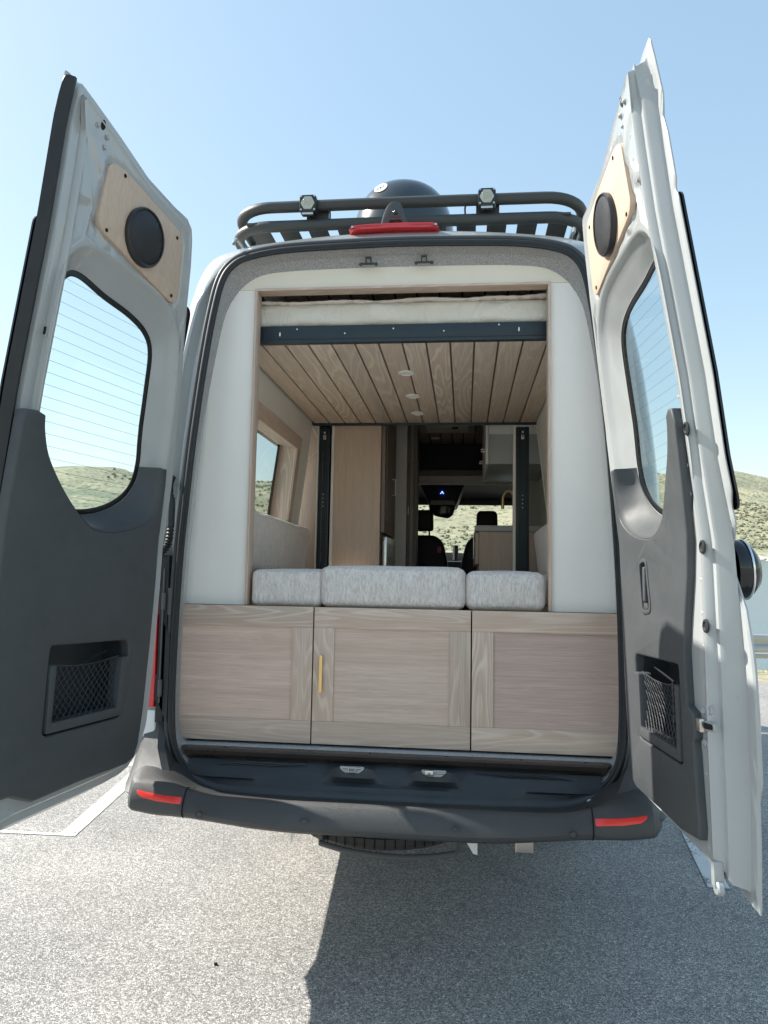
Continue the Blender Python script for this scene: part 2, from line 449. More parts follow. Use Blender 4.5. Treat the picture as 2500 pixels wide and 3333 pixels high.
# ------------------------------------------------------------------ setting: ground, lake, hills
LOTX, LOTY = 60, 8.7
def water_z(x, y): return -2.75+.0395*y
def hill(x, y):
    """height of far terrain above the tilted valley plane"""
    d = math.hypot(x, y)
    az = math.atan2(x, y)
    rough = noise.fractal(Vector((x*.006, y*.006, 1.3)), 1, 2.1, 5)
    ridge = 1-abs(noise.noise(Vector((x*.008+3, y*.008, .2))))*2.4
    base = sstep((d-shore(az))/(430))
    top = interp(math.degrees(az), [-180, -45, -25, -12, 0, 10, 17, 24, 60, 180], [36, 36, 42, 50, 60, 72, 84, 84, 66, 50])
    fall = 1-.85*sstep((d-shore(az)-470)/700)
    return fall*base*(top+5*math.sin(az*9+.6)+rough*14+ridge*14)
def shore(az):
    a = math.degrees(az)
    if -170 < a < 3: return 130+60*sstep((a+60)/60)
    if a > 3: return 190+330*sstep((a-6)/9)
    return 300
mb = MB()
NA, RR = 420, [0, 3, 6]
r_ = 8.0
radii = []
while r_ < 2600: radii.append(r_); r_ *= 1.045
vs = []; fs = []
for i, r0 in enumerate(radii):
    for k in range(NA):
        a = 2*math.pi*k/NA; x_ = r0*math.sin(a); y_ = r0*math.cos(a)
        az = math.atan2(x_, y_); d = r0; wz = water_z(x_, y_)
        lot = 0.0
        out = max(0, y_-LOTY-1.2, abs(x_)-LOTX, -y_-45)
        if out == 0: z = -.05
        else:
            s_ = shore(az)
            bank = -.05-2.6*sstep(out/14)+.0395*max(0, y_)*sstep(out/14)
            if math.degrees(az) > 3 and math.degrees(az) < 120: z = bank-2.2*sstep((out-14)/20)
            else: z = bank
            z += hill(x_, y_)+ (.25*noise.noise(Vector((x_*.3, y_*.3, 0))) if out > 1.5 else 0)
            if d > s_-20: z = max(z, wz-3+sstep((d-s_+20)/30)*4.2+hill(x_, y_))
        vs.append((x_, y_, z))
for i in range(len(radii)-1):
    for k in range(NA):
        j = (k+1) % NA; fs.append((i*NA+k, i*NA+j, (i+1)*NA+j, (i+1)*NA+k))
c0 = len(vs); vs.append((0, 0, -.05))
for k in range(NA): fs.append((c0, (k+1) % NA, k))
mb.add([Vector(v) for v in vs], fs)
hills = mb.build('hills', 'hillside', None, 80, kind='structure', label='dry scrubby hillsides around the lake')
mb = MB(); mb.add([Vector((-400, 14, water_z(0, 14))), Vector((2500, 14, water_z(0, 14))), Vector((2500, 1500, water_z(0, 1500))), Vector((-400, 1500, water_z(0, 1500)))], [(0, 1, 2, 3)])
mb.build('lake', 'water', None, 0, kind='structure', label='calm blue lake beyond the guardrail')
mb = MB(); mb.add([Vector((-LOTX, -45, 0)), Vector((LOTX, -45, 0)), Vector((LOTX, LOTY, 0)), Vector((-LOTX, LOTY, 0)), Vector((-LOTX, -45, -.3)), Vector((LOTX, -45, -.3)), Vector((LOTX, LOTY, -.3)), Vector((-LOTX, LOTY, -.3))],
   [(0, 1, 2, 3), (0, 4, 5, 1), (1, 5, 6, 2), (2, 6, 7, 3), (3, 7, 4, 0)])
lot = mb.build('asphalt_lot', 'asphalt', None, 0, kind='structure', label='coarse grey asphalt of the parking area')
mb = MB()
nx_, ny_ = 60, 10
vs = [Vector((-30+60*i/nx_, LOTY+2.9*j/ny_, -.03-.10*(j/ny_)+.03*noise.noise(Vector((i*1.7, j*1.3, 4))))) for j in range(ny_+1) for i in range(nx_+1)]
mb.add(vs, [(j*(nx_+1)+i, j*(nx_+1)+i+1, (j+1)*(nx_+1)+i+1, (j+1)*(nx_+1)+i) for j in range(ny_) for i in range(nx_)])
mb.build('verge', 'dirt', None, 40, kind='structure', label='pale dirt verge between asphalt and guardrail')
def line(pts):
    mb = MB(); mb.add([Vector((x, y, .004)) for x, y in pts], [tuple(range(len(pts)))])
    o = mb.build('parking_line', 'road_paint', lot, 0)
    return o
lotloc = lot.location.copy()
line([(-1.79, 1.22), (-1.89, 1.245), (-2.13, 2.9), (-2.03, 2.9)])
line([(-1.89, 1.245), (-1.79, 1.22), (-3.9, 1.16), (-3.9, 1.262)])
line([(-2.13, 2.75), (-2.115, 2.65), (-4.2, 2.95), (-4.2, 3.05)])
line([(1.388, 1.045), (1.486, 1.045), (1.98, 4.9), (1.88, 4.9)])

# ------------------------------------------------------------------ the van
van = empty('camper_van', (0, 0, 0), 'light grey high roof camper van with both rear doors wide open', 'van')
def BL(z): return interp(z, [0, 1.5, 1.9, 2.32, 2.73, 2.9], [0, 0, .015, .04, .07, .085])
def mirror(half):
    """half profile (x>=0) from bottom centre round to top centre -> closed loop"""
    L = [(-x, z) for x, z in half[::-1] if x > 1e-6]
    return list(half)+L
seal_h = [(0, .640), (.3, .643), (.55, .650), (.68, .668), (.745, .705), (.790, .78), (.804, .90), (.806, 1.1), (.801, 1.35), (.790, 1.6), (.775, 1.85), (.758, 2.07), (.741, 2.25), (.720, 2.42), (.695, 2.545), (.655, 2.61), (.59, 2.644), (.45, 2.668), (.22, 2.678), (0, 2.682)]
seal_c = [tuple(p) for p in spline([Vector((x, z, 0)) for x, z in mirror(seal_h)], 5, True)]
seal_c = ccw([(p[0], p[1]) for p in seal_c])
out_h = [(0, .56), (.5, .56), (.963, .53), (.982, .62), (.985, 1.0), (.985, 1.4), (.968, 1.8), (.932, 2.15), (.895, 2.36), (.865, 2.49), (.827, 2.61), (.765, 2.695), (.65, 2.737), (.5, 2.760), (.25, 2.782), (0, 2.788)]
out_c = ccw([(p.x, p.y) for p in spline([Vector((x, z, 0)) for x, z in mirror(out_h)], 6, True)])
Cb = Vector((0, 1.7))
NB = 264
angs = []
per = [Vector(p) for p in offset(seal_c, -.06)]
tot = [0]
for i in range(len(per)): tot.append(tot[-1]+(per[(i+1) % len(per)]-per[i]).length)
for k in range(NB):
    t = tot[-1]*k/NB; i = max(j for j in range(len(per)) if tot[j] <= t)
    q = per[i].lerp(per[(i+1) % len(per)], (t-tot[i])/max(1e-9, tot[i+1]-tot[i])); angs.append(math.atan2(q.y-Cb.y, q.x-Cb.x))
angs.sort()
def loop_at(poly): return [rayhit(poly, Cb, a) for a in angs]
seal_l = {d: loop_at(offset(seal_c, -d)) for d in (-.012, 0, .014, .022, .036, .05, .056, .064)}
def kj(p): return interp(p.y, [.6, .85, 1.0, 2.2, 2.45, 2.62], [.9, 1.0, 1.15, 1.45, 1.2, .52])
b0_ = seal_l[0]
for d_ in list(seal_l):
    if d_ > 0: seal_l[d_] = [a+(b-a)*kj(b) for a, b in zip(b0_, seal_l[d_])]
out_l = {d: loop_at(offset(out_c, d)) for d in (0, .012, .03, .05)}
def ring(l, yf): return [Vector((p.x, yf(p) if callable(yf) else yf, p.y)) for p in l]
def loft(mb, rings, closed=True, skip=None, mi=None):
    n_ = len(rings[0]); vs = [v for r in rings for v in r]; fs = []
    for j in range(len(rings)-1):
        for i in range(n_ if closed else n_-1):
            k = (i+1) % n_
            f = (j*n_+i, j*n_+k, (j+1)*n_+k, (j+1)*n_+i)
            if skip and skip(sum((Vector(vs[q]) for q in f), Vector())/4): continue
            fs.append(f)
    mb.add([Vector(v) for v in vs], fs, mi)
# body shell
mb = MB()
rings = [ring(seal_l[0], lambda p: BL(p.y)+.10), ring(seal_l[0], lambda p: BL(p.y)+.012), ring(seal_l[.014], lambda p: BL(p.y)+.012), ring(seal_l[.022], lambda p: BL(p.y)+.030),
         ring(seal_l[.036], lambda p: BL(p.y)+.034), ring(seal_l[.05], lambda p: BL(p.y)+.022), ring(seal_l[.056], lambda p: BL(p.y)+.008), ring(seal_l[.064], lambda p: BL(p.y)+.008),
         [a.lerp(b, .5) for a, b in zip(ring(seal_l[.064], lambda p: BL(p.y)+.012), ring(out_l[.05], lambda p: BL(p.y)+.03))],
         ring(out_l[.05], lambda p: BL(p.y)+.035), ring(out_l[.03], lambda p: BL(p.y)+.06), ring(out_l[.012], lambda p: BL(p.y)+.10), ring(out_l[0], lambda p: BL(p.y)+.17)]
loft(mb, rings)
shell_y = [.30, .62, 1.46, 2.2, 3.0, 4.0, 4.9]
rr = [rings[-1]]
for y in shell_y: rr.append([Vector((p.x*(1 if p.y > .7 else .98), y, p.y)) for p in out_l[0]])
WIN = lambda c: abs(c.x) > .8 and .62 < c.y < 2.2 and 1.66 < c.z < 2.22
ARCH = lambda c: abs(c.x) > .88 and 1.46 < c.y < 2.2 and c.z < .82
mb2 = MB()
loft(mb, rr, skip=lambda c: WIN(c) or (c.z < .605 and c.y > .4 and abs(c.x) < .6) or ARCH(c))
# nose: tapered cab and hood
nose = []
for y, zt, zb, wx in ((5.35, 2.70, .60, .97), (5.75, 2.28, .58, .95), (6.15, 1.72, .55, .93), (6.45, 1.36, .5, .92), (6.95, 1.12, .45, .86), (7.15, .85, .42, .75)):
    nose.append([Vector((p.x*wx/.985, y, zb+(p.y-.6)*(zt-zb)/2.2)) for p in out_l[0]])
rn = [rr[-1]]+nose
loft(mb, rn, skip=lambda c: (5.3 < c.y < 6.2 and c.z > 1.45 and abs(c.x) < .80 and c.z > 2.2-(c.y-5.75)*1.3-.6) or (c.y < 5.4 and 1.6 < c.z < 2.15 and abs(c.x) > .8) )
mb.add(nose[-1], [tuple(range(NB))])
for v in mb.bm.verts:
    if v.co.z < .72 and v.co.y < 1.3: v.co.z += .095*sstep((1.45-v.co.y)/1.3)*min(1, (.72-v.co.z)/.19)
body = mb.build('body', 'paint', van, 30)
# windscreen and side glass
mb = MB()
mb.add([Vector((-.86, 5.33, 2.60)), Vector((.86, 5.33, 2.60)), Vector((.88, 6.18, 1.62)), Vector((-.88, 6.18, 1.62))], [(0, 1, 2, 3)])
mb.build('windscreen', 'clear_glass', van, 0)
mb = MB(); mb.add([Vector((-.868, .55, 1.64)), Vector((-.868, 1.50, 1.64)), Vector((-.796, 1.50, 2.20)), Vector((-.796, .55, 2.20))], [(0, 1, 2, 3)])
mb.build('side_window', 'tinted_glass', van, 0)
# door seal
pts = [Vector((p[0], BL(p[1])+.004, p[1])) for p in seal_c]
mb = MB(); mb.tube(pts, .0135, 10, closed=True)
pts2 = [Vector((p[0], BL(p[1])-.004, p[1])) for p in offset(seal_c, .012)]
mb.tube(pts2, .006, 8, closed=True)
mb.build('door_seal', 'rubber', van, 60)
mb = MB(); pts = [Vector((p[0], BL(p[1])+.006, p[1])) for p in offset(seal_c, -.020)]
mb.tube(pts, .0095, 8, closed=True); mb.build('gutter_strip', 'seal_grey', van, 60)
# roof edge pinch marks
for s_ in (-1, 1):
    mb = MB(); q = [Vector((s_*.655, BL(2.7)+.0, 2.700)), Vector((s_*.663, .11, 2.735)), Vector((s_*.668, .17, 2.757)), Vector((s_*.67, .35, 2.760))]
    mb.tube(spline(q, 4), .007, 6); mb.build('roof_joint', 'paint_dull', van, 60)
# felt lining between seal and the painted board
felt_h = [(0, .77), (.5, .77), (.74, .77), (.812, .82), (.822, 1.0), (.824, 1.3), (.816, 1.5), (.800, 1.75), (.772, 2.0), (.735, 2.25), (.702, 2.42), (.672, 2.49), (.625, 2.55), (.55, 2.592), (.42, 2.606), (.2, 2.611), (0, 2.612)]
felt_c = ccw([(p.x, p.y) for p in spline([Vector((x, z, 0)) for x, z in mirror(felt_h)], 5, True)])
fl = loop_at(felt_c); YB = .13
mb = MB()
ra = ring(seal_l[-.012], lambda p: BL(p.y)+.004); rb = ring(fl, YB+.003)
mid = [a.lerp(b, .35)+Vector((0, .02, .004 if a.z > 2.5 else 0)) for a, b in zip(ra, rb)]
loft(mb, [ra, mid, rb], skip=lambda c: c.z < .70)
mb.build('felt_lining', 'felt', van, 40)
# sill, carpet strip and tread
mb = MB(); mb.plate(fillet([(-.765, .752), (.765, .752), (.79, .775), (.79, .79), (-.79, .79), (-.79, .775)], .004), t0=0, t1=.0, b=0)
mb = MB(); mb.box(-.80, .80, .036, .30, .768, .7785, .002); mb.build('carpet_edge', 'carpet', van)
mb = MB()
prof = [(.040, .7775), (.002, .7755), (-.007, .769), (.0, .754), (.02, .738), (.04, .725)]
secs = []
for x_ in (-.765, -.745, -.73, -.005, -.001, .73, .745, .765):
    k = 1 if abs(x_) < .75 else .98
    secs.append([Vector((x_, y+(.02 if abs(x_) > .76 else 0), z if abs(x_) < .755 else max(z, .775))) for y, z in prof])
loft(mb, secs, closed=False)
sill = mb.build('sill_strip', 'sill_metal', van, 25)
for x_ in (-.6, -.33, -.07, .2, .46, .68):
    mb = MB(); mb.cyl((x_, .022, .7765), (0, 0, 1), .004, .0012, 10); mb.build('screw', 'dark_hole', sill, 0)
# plastic step tray below the sill
def ytray(x_): return -.055+.07*(abs(x_)/.78)**3
tx = [i/72*1.46-.73 for i in range(73)]
def notch(x_): return sstep(1.25-abs(abs(x_-.018)-.142)/.10)
mb = MB(); secs = []
for x_ in tx:
    n1 = notch(x_); e_ = sstep((abs(x_)-.62)/.14)
    y1 = .055; yo = ytray(x_)
    secs.append([Vector((x_, .10, .745)), Vector((x_, .062, .742)), Vector((x_, .03, .738)), Vector((x_,   .012-.022*n1, .736+.006*n1)),
                 Vector((x_, -.008-.028*n1, .714+.028*n1-.01*e_)), Vector((x_, -.018-.026*n1+.01*e_, .700+.006*n1)), Vector((x_, -.028+.02*e_, .684)), Vector((x_, yo+.012, .675)), Vector((x_, yo+.004, .660)), Vector((x_, yo+.004, .645))])
loft(mb, secs, closed=False); tray = mb.build('step_tray', 'sill_plastic', van, 28)
for x_ in (-.50, -.40, -.30, -.22, -.1, .02, .12, .22, .35, .5):
    mb = MB(); mb.box(x_, x_+.0018, .008, .055, .7385, .7412); mb.build('tread_groove', 'dark_hole', tray, 0)
for k in range(3):
    mb = MB(); mb.box(-.62, .62, .018+.012*k, .021+.012*k, .737, .7425, .001); mb.build('tread_rib', 'sill_plastic', tray, 20)
for k in range(4):
    for s_ in (-1, 1):
        mb = MB(); mb.tube(spline([Vector((s_*(.30+.06*k), .0, .736)), Vector((s_*(.40+.06*k), -.005, .728)), Vector((s_*(.50+.05*k), .0, .716))], 4), .0022, 5)
        mb.build('tray_rib', 'sill_plastic', tray, 0)
for x_, kind in ((-.124, 0), (.160, 1)):
    mb = MB(xzmap(-.0445)); mb.plate(fillet([(x_-.042, .7455), (x_+.042, .7455), (x_+.042, .737), (x_+.025, .7235), (x_-.025, .7235), (x_-.042, .737)], .008), t0=0, t1=.003)
    sk = mb.build('latch_window', 'paint', tray, 0)
    mb = MB()
    if kind == 0:
        mb.tube([(x_-.03, -.052, .7405), (x_+.03, -.052, .7405)], .0035, 8)
        mb.tube([(x_-.012, -.053, .741), (x_-.010, -.058, .729), (x_+.012, -.058, .729), (x_+.014, -.053, .741)], .0032, 8)
    else:
        mb.tube([(x_-.03, -.052, .737), (x_+.038, -.052, .737)], .003, 8)
        mb.plate(circ(0, 0, .001)); mb.bm.free(); mb = MB()
        mb.tube([(x_-.03, -.052, .737), (x_+.038, -.052, .737)], .003, 8)
        mb.box(x_-.032, x_, -.060, -.053, .727, .747, .005); mb.cyl((x_-.016, -.060, .735), (0, -1, -.2), .0055, .012, 12)
    mb.build('striker', 'steel', tray, 40)
# cover lip above bumper with its screws
mb = MB(); secs = []
for x_ in [i/44*1.50-.75 for i in range(45)]:
    yo = ytray(x_)-.012; zu = .045*sstep((abs(x_)-.58)/.2)
    secs.append([Vector((x_, yo+.02, .662+zu)), Vector((x_, yo, .652+zu)), Vector((x_, yo-.008, .640+zu)), Vector((x_, yo-.002, .626+zu)), Vector((x_, yo+.03, .615+zu))])
loft(mb, secs, closed=False); lip = mb.build('sill_lip', 'seal_grey', van, 60)
mb = MB(); secs = []
for x_ in [i/44*1.50-.75 for i in range(45)]:
    yo = ytray(x_)-.02; zu = .045*sstep((abs(x_)-.58)/.2)
    secs.append([Vector((x_, yo+.01, .628+zu)), Vector((x_, yo-.002, .624+zu)), Vector((x_, yo-.002, .606+zu)), Vector((x_, yo+.02, .60+zu))])
loft(mb, secs, closed=False); mb.build('lip_foam', 'rubber', van, 60)
for x_, z_ in ((-.535, .616), (-.012, .614), (.505, .616), (.685, .66)):
    mb = MB(); mb.cyl((x_, ytray(x_)-.022, z_), (0, -1, .35), .0105, .007, 14, b=.002); mb.cyl((x_, ytray(x_)-.028, z_+.002), (0, -1, .35), .003, .0015, 6); mb.build('lip_screw', 'steel', van, 40)

# ------------------------------------------------------------------ bumper
def bump_sec(x_):
    """cross sections of the bumper at x: (y,z) points from top inside to bottom inside"""
    a = abs(x_); e_ = sstep((a-.55)/.35)
    yb = -.240+.038*sstep((a-.40)/.42)+.10*sstep((a-.845)/.065)**1.5
    zt = .668+.008*e_+.030*sstep((a-.56)/.22)
    zb = .570+.022*sstep((a-.25)/.45)+.012*sstep((a-.76)/.12)
    rise = .06*sstep((a-.66)/.17)
    return [(.03, zt-.03+rise), (-.03+.02*e_, zt-.030+rise), (yb+.10, zt-.022+rise*.6), (yb+.062, zt-.008+rise*.2), (yb+.046, zt-.004), (yb+.036, zt-.007), (yb+.026, zt-.016), (yb+.006, zt-.048), (yb, zb+.022), (yb+.004, zb+.010), (yb+.016, zb), (yb+.10, zb-.004), (.05, zb+.004)]
# scale check: the front of the bumper sits ~0.24 m behind the sill
xs = [-.90+1.80*i/120 for i in range(121)]
mb = MB(); secs = []
for x_ in xs:
    secs.append([Vector((x_*(1 if j > 1 else .985), y, z)) for j, (y, z) in enumerate(bump_sec(x_))])
endL = [Vector((-.924, s_.y*.5+.10*.5+.02, .62+(s_.z-.62)*.6)) for s_ in secs[0]]; endR = [Vector((.924, s_.y*.5+.10*.5+.02, .64+(s_.z-.64)*.6)) for s_ in secs[-1]]
loft(mb, [endL]+secs+[endR], closed=False)
# corner risers running up towards the lamps
for s_ in (-1, 1):
    R1 = []
    for z, x0, x1, y0, y1 in ((.605, .72, .905, -.10, .25), (.65, .70, .915, -.16, .25), (.67, .735, .918, -.13, .25), (.72, .775, .922, -.075, .26), (.78, .812, .93, -.03, .27), (.84, .828, .945, .012, .28), (.90, .836, .95, .015, .29)):
        R1.append([Vector((s_*x0, y0+.06, z)), Vector((s_*x0, y0+.005, z)), Vector((s_*(x0+.02), y0-.012, z)), Vector((s_*(x1-.04), y0, z)), Vector((s_*(x1-.008), y0+.03, z)), Vector((s_*(x1+(.03 if z > .64 else .01)), y0+.12, z)), Vector((s_*(.991 if z > .64 else .93), y1+.05, z))])
    loft(mb, R1, closed=False)
bumper = mb.build('rear_bumper', 'bumper_plastic', van, 30)
for s_ in (-1, 1):
    mb = MB(); q = [Vector((s_*.667, y-.0015, z)) for y, z in bump_sec(.667)[1:11]]
    mb.tube(spline(q, 3), .0022, 6); mb.build('panel_gap', 'dark_hole', bumper, 0)
    pr = [(.674, .637), (.674, .657), (.74, .660), (.80, .666), (.836, .672), (.834, .664), (.815, .650), (.76, .641)]
    def bmap(c, s_=s_):
        a = c.x; yb = -.235+.10*sstep((a-.45)/.45)+.10*sstep((a-.80)/.10)
        sec = bump_sec(a); zs_ = [q_[1] for q_ in sec[5:10]][::-1]; ys_ = [q_[0] for q_ in sec[5:10]][::-1]
        return Vector((s_*a, interp(c.y, zs_, ys_)-.0005-c.z, c.y))
    mb = MB(bmap); q = pr
    mb.plate(fillet(q, .005, 3), t0=-.004, t1=.002, b=.001); mb.slices(0, [.70, .73, .76, .79, .81, .825]); mb.build('reflector', 'red_bright', bumper, 40)
for x_, kind in ((-.602, 0), (-.247, 1), (.237, 0), (.603, 1)):
    z_ = .613; sc_ = bump_sec(x_); yb = interp(z_, [q_[1] for q_ in sc_[5:10]][::-1], [q_[0] for q_ in sc_[5:10]][::-1])-.001
    mb = MB(xzmap(yb)); 
    mb.plate(circ(x_, z_, .0165), [circ(x_, z_, .0150)], t0=-.001, t1=.0012); 
    mb.plate(circ(x_, z_, .009 if kind else .0085), t0=-.001, t1=.0025, b=.0015)
    mb.build('parking_sensor', 'bumper_plastic', bumper, 30)
# tail lamps
for s_ in (-1, 1):
    mb = MB(); secs = []
    for z, w in ((.915, .012), (.93, .03), (1.05, .036), (1.2, .036), (1.35, .033), (1.46, .026), (1.50, .01)):
        secs.append([Vector((s_*(.864), .03, z)), Vector((s_*(.867), -.012, z)), Vector((s_*(.90), -.014, z)), Vector((s_*(.872+w*2.2), .016+.01, z)), Vector((s_*(.90+w*2.4), .09, z)), Vector((s_*(.89+w*2.2), .2, z))])
    loft(mb, secs, closed=False); lamp = mb.build('tail_lamp', 'red_lens', van, 50)
    mb = MB(); mb.box(min(s_*.86, s_*.945), max(s_*.86, s_*.945), -.004, .12, .80, .905, .008, 3); mb.build('reversing_lens', 'reversing_lens', lamp, 40)
    # hinges on the pillar
    for z in (1.30, .985):
        mb = MB(); mb.box(min(s_*.818, s_*.868), max(s_*.818, s_*.868), -.004, .03, z-.05, z+.05, .004); mb.cyl((s_*.845, -.012, z-.03), (0, 0, 1), .008, .06, 12)
        mb.build('door_hinge', 'underbody', van, 35)
    mb = MB(); mb.plate(fillet([(s_*.817, .86), (s_*.853, .93), (s_*.853, 1.21), (s_*.842, 1.22), (s_*.817, 1.17)], .004), t0=0, t1=.006, b=.001)
    for v in mb.bm.verts: v.co = Vector((v.co.x, -.0-v.co.z, v.co.y))
    mb.build('hinge_cover', 'sill_plastic', van, 30)
    mb = MB(); mb.box(min(s_*.832, s_*.862), max(s_*.832, s_*.862), -.006, .02, .86, 1.47, .003); ck = mb.build('pillar_cover', 'rubber', van, 30)
    mb = MB(); mb.box(min(s_*.845, s_*.851), max(s_*.845, s_*.851), -.012, -.005, .93, 1.42, .002); mb.build('check_strip', 'underbody', ck, 30)
    mb = MB(); q = spline([Vector((s_*.842, .004, 1.765)), Vector((s_*.842, -.012, 1.73)), Vector((s_*.832, -.016, 1.68)), Vector((s_*.829, -.018, 1.62)), Vector((s_*.828, -.02, 1.56)), Vector((s_*.834, -.024, 1.51)), Vector((s_*.853, -.03, 1.482)), Vector((s_*.876, -.04, 1.50)), Vector((s_*.885, -.05, 1.56))], 16)
    N_ = len(q)
    mb.tube(q, .011, 10, rf=lambda t: .0140 if .24 < t < .47 else (.0125+.0026*math.sin(t*N_*1.6) if t >= .47 else (.0105+.0018*math.sin(t*N_*1.6) if t > .19 else .0125+.004*(1-t/.19))))
    hose = mb.build('cable_hose', 'rubber', van, 60)
    mb = MB(xzmap(.004)); mb.plate([(s_*.847+.013*math.cos(a)*1, 1.745+.032*math.sin(a)) for a in [2*math.pi*i/20 for i in range(20)]], t0=-.004, t1=.012, b=.006); mb.build('grommet', 'rubber', hose, 50)

# ------------------------------------------------------------------ roof: rack, lamps, dome, camera, brake light
rack = empty('roof_rack'); rack.parent = van
for z, x1, r in ((2.965, .745, .0235), (2.880, .755, .0235)):
    q = []
    rad = .17
    base = [Vector((-x1, 4.2, z)), Vector((-x1, 2.2, z)), Vector((-x1, .30+rad+.1, z)), Vector((-x1, .30+rad, z))]
    for k in range(1, 10):
        a = math.pi/2*k/9; base.append(Vector((-x1+rad*(1-math.cos(a)), .30+rad*(1-math.sin(a)), z)))
    right = [Vector((-p.x, p.y, p.z)) for p in base[::-1]]
    mb = MB(); mb.tube(base+[Vector((0, .30, z+.002))]+right, r, 14); mb.build('rail', 'rack_metal', rack, 60)
for i, x_ in enumerate([-.635+.127*k for k in range(11)]):
    mb = MB(); mb.box(x_-.041, x_+.041, .285, 4.1, 2.883, 2.889+.004, .001); mb.build('slat', 'rack_metal', rack, 30)
for x_ in (-.735, .735):
    for y in (.62, 2.0, 3.6):
        mb = MB(); mb.box(x_-.012, x_+.012, y-.03, y+.03, 2.75, 2.965, .003); mb.build('upright', 'rack_metal', rack, 30)
for y in (.9, 2.4, 3.8):
    mb = MB(); mb.box(-.735, .735, y-.02, y+.02, 2.855, 2.883, .003); mb.build('crossbar', 'rack_metal', rack, 30)
for s_, x_ in ((-1, -.405), (1, .337)):
    mb = MB(); xc = x_+(.03 if s_ < 0 else 0.005)
    mb.box(xc-.048, xc+.048, .318, .324, 2.88, 2.962, .001); mb.build('bracket', 'rack_metal', rack, 30)
    lampo = empty('auxiliary_lamp'); lampo.parent = van
    tl = R(8)
    mb = MB(lambda c: Vector((c.x, .262-c.z, c.y))); mb.plate(rrect(x_-.036, x_+.036, 2.915, 2.992, .016), t0=-.03, t1=.010, b=.004); mb.build('housing', 'plastic_ring', lampo, 35)
    hexa = [(x_+.030*math.cos(R(60*k)), 2.955+.032*math.sin(R(60*k))) for k in range(6)]
    mb = MB(lambda c: Vector((c.x, .262-c.z, c.y))); mb.plate(fillet(hexa, .004, 2), t0=.009, t1=.014, b=.002)
    for dx in range(4):
        for dz in range(3):
            mb.cyl((x_-.0165+.011*dx, 2.944+.011*dz, .0135), (0, 0, 1), .0045, .003, 8, r2=.002)
    mb.build('lens', 'lamp_lens', lampo, 20) if 'lamp_lens' in MATS else (simple('lamp_lens', (.5, .48, .38), .2, metal=.5), mb.build('lens', 'lamp_lens', lampo, 20))
    for dx in (-.028, .028):
        for z in (2.926, 2.984):
            mb = MB(); mb.cyl((x_+dx, .252, z), (0, -1, 0), .0042, .003, 10); mb.build('bolt', 'steel', lampo, 40)
    mb = MB(); mb.box(x_-.024, x_+.024, .25, .275, 2.905, 2.914, .002); mb.build('foot', 'steel', lampo, 30)
    mb = MB(); sx = 1 if s_ < 0 else -1
    mb.tube(spline([Vector((x_+sx*.03, .29, 2.965)), Vector((x_+sx*.07, .29, 2.962)), Vector((x_+sx*.088, .29, 2.93)), Vector((x_+sx*.085, .30, 2.885))], 6), .004, 6); mb.build('cable', 'rubber', lampo, 60)
# vent dome
mb = MB(); prof = [(.02, 0)]
q = Matrix.Identity(3).to_quaternion()
prof = [(.246, 0), (.250, .03), (.250, .08)]
for k in range(1, 12):
    a = math.pi/2*k/11; prof.append((.250*math.cos(a)**.58 if k < 11 else 0, .08+.285*math.sin(a)))
mb.lathe((-.055, .85, 2.955), q, prof, 56)
dome = mb.build('roof_dome', 'dome_plastic', van, 60)
mb = MB(); mb.lathe((-.055, .85, 2.93), q, [(0, 0), (.20, 0), (.20, .05), (0, .05)], 40); mb.build('dome_base', 'rack_metal', dome, 30)
# emblem: white disc with the three-stroke mark
ec = Vector((-.085-.085, .85, 3.03+.0)); 
def dome_pt(u, v, lift=.0012):
    """point on the dome seen from the back: u right, v height"""
    zz = v; k = min(1, max(0, (zz-3.035)/.285)); rr_ = .250*math.cos(math.asin(k))**.58
    y = math.sqrt(max(0, (rr_+lift)**2-u*u)); return Vector((-.055+u, .85-y, zz))
mb = MB(lambda c: dome_pt(c.x, c.y, .001+c.z)); mb.plate(circ(-.096, 3.240, .033, 28, .030), t0=0, t1=.002); mb.slices(0, [-.12, -.108, -.096, -.084, -.072]); mb.slices(1, [3.21, 3.22, 3.23, 3.24, 3.25]); mb.build('emblem', 'white_print', dome, 60)
mb = MB(lambda c: dome_pt(c.x, c.y, .0035+c.z))
for k in range(3):
    x0 = -.112+.0135*k; zo = 3.236+.0022*k
    mb.plate([(x0-.003, zo-.002), (x0+.001, zo+.004), (x0+.0045, zo+.012), (x0+.0052, zo+.003), (x0+.0035, zo-.002)], t0=0, t1=.001)
    mb.plate([(x0-.001, zo-.003), (x0+.004, zo-.001), (x0+.0065, zo-.003), (x0+.0022, zo-.012)] if k < 2 else [(x0-.006, zo-.003), (x0-.002, zo-.001), (x0+.0005, zo-.003), (x0-.004, zo-.008)], t0=0, t1=.001)
mb.build('emblem_mark', 'dark_hole', dome, 0)
# awning tube at the right roof edge
mb = MB(); mb.cyl((.86, .55, 2.83), (0, 1, 0), .062, 3.2, 24, b=.02); mb.build('awning_case', 'dome_plastic', van, 40)
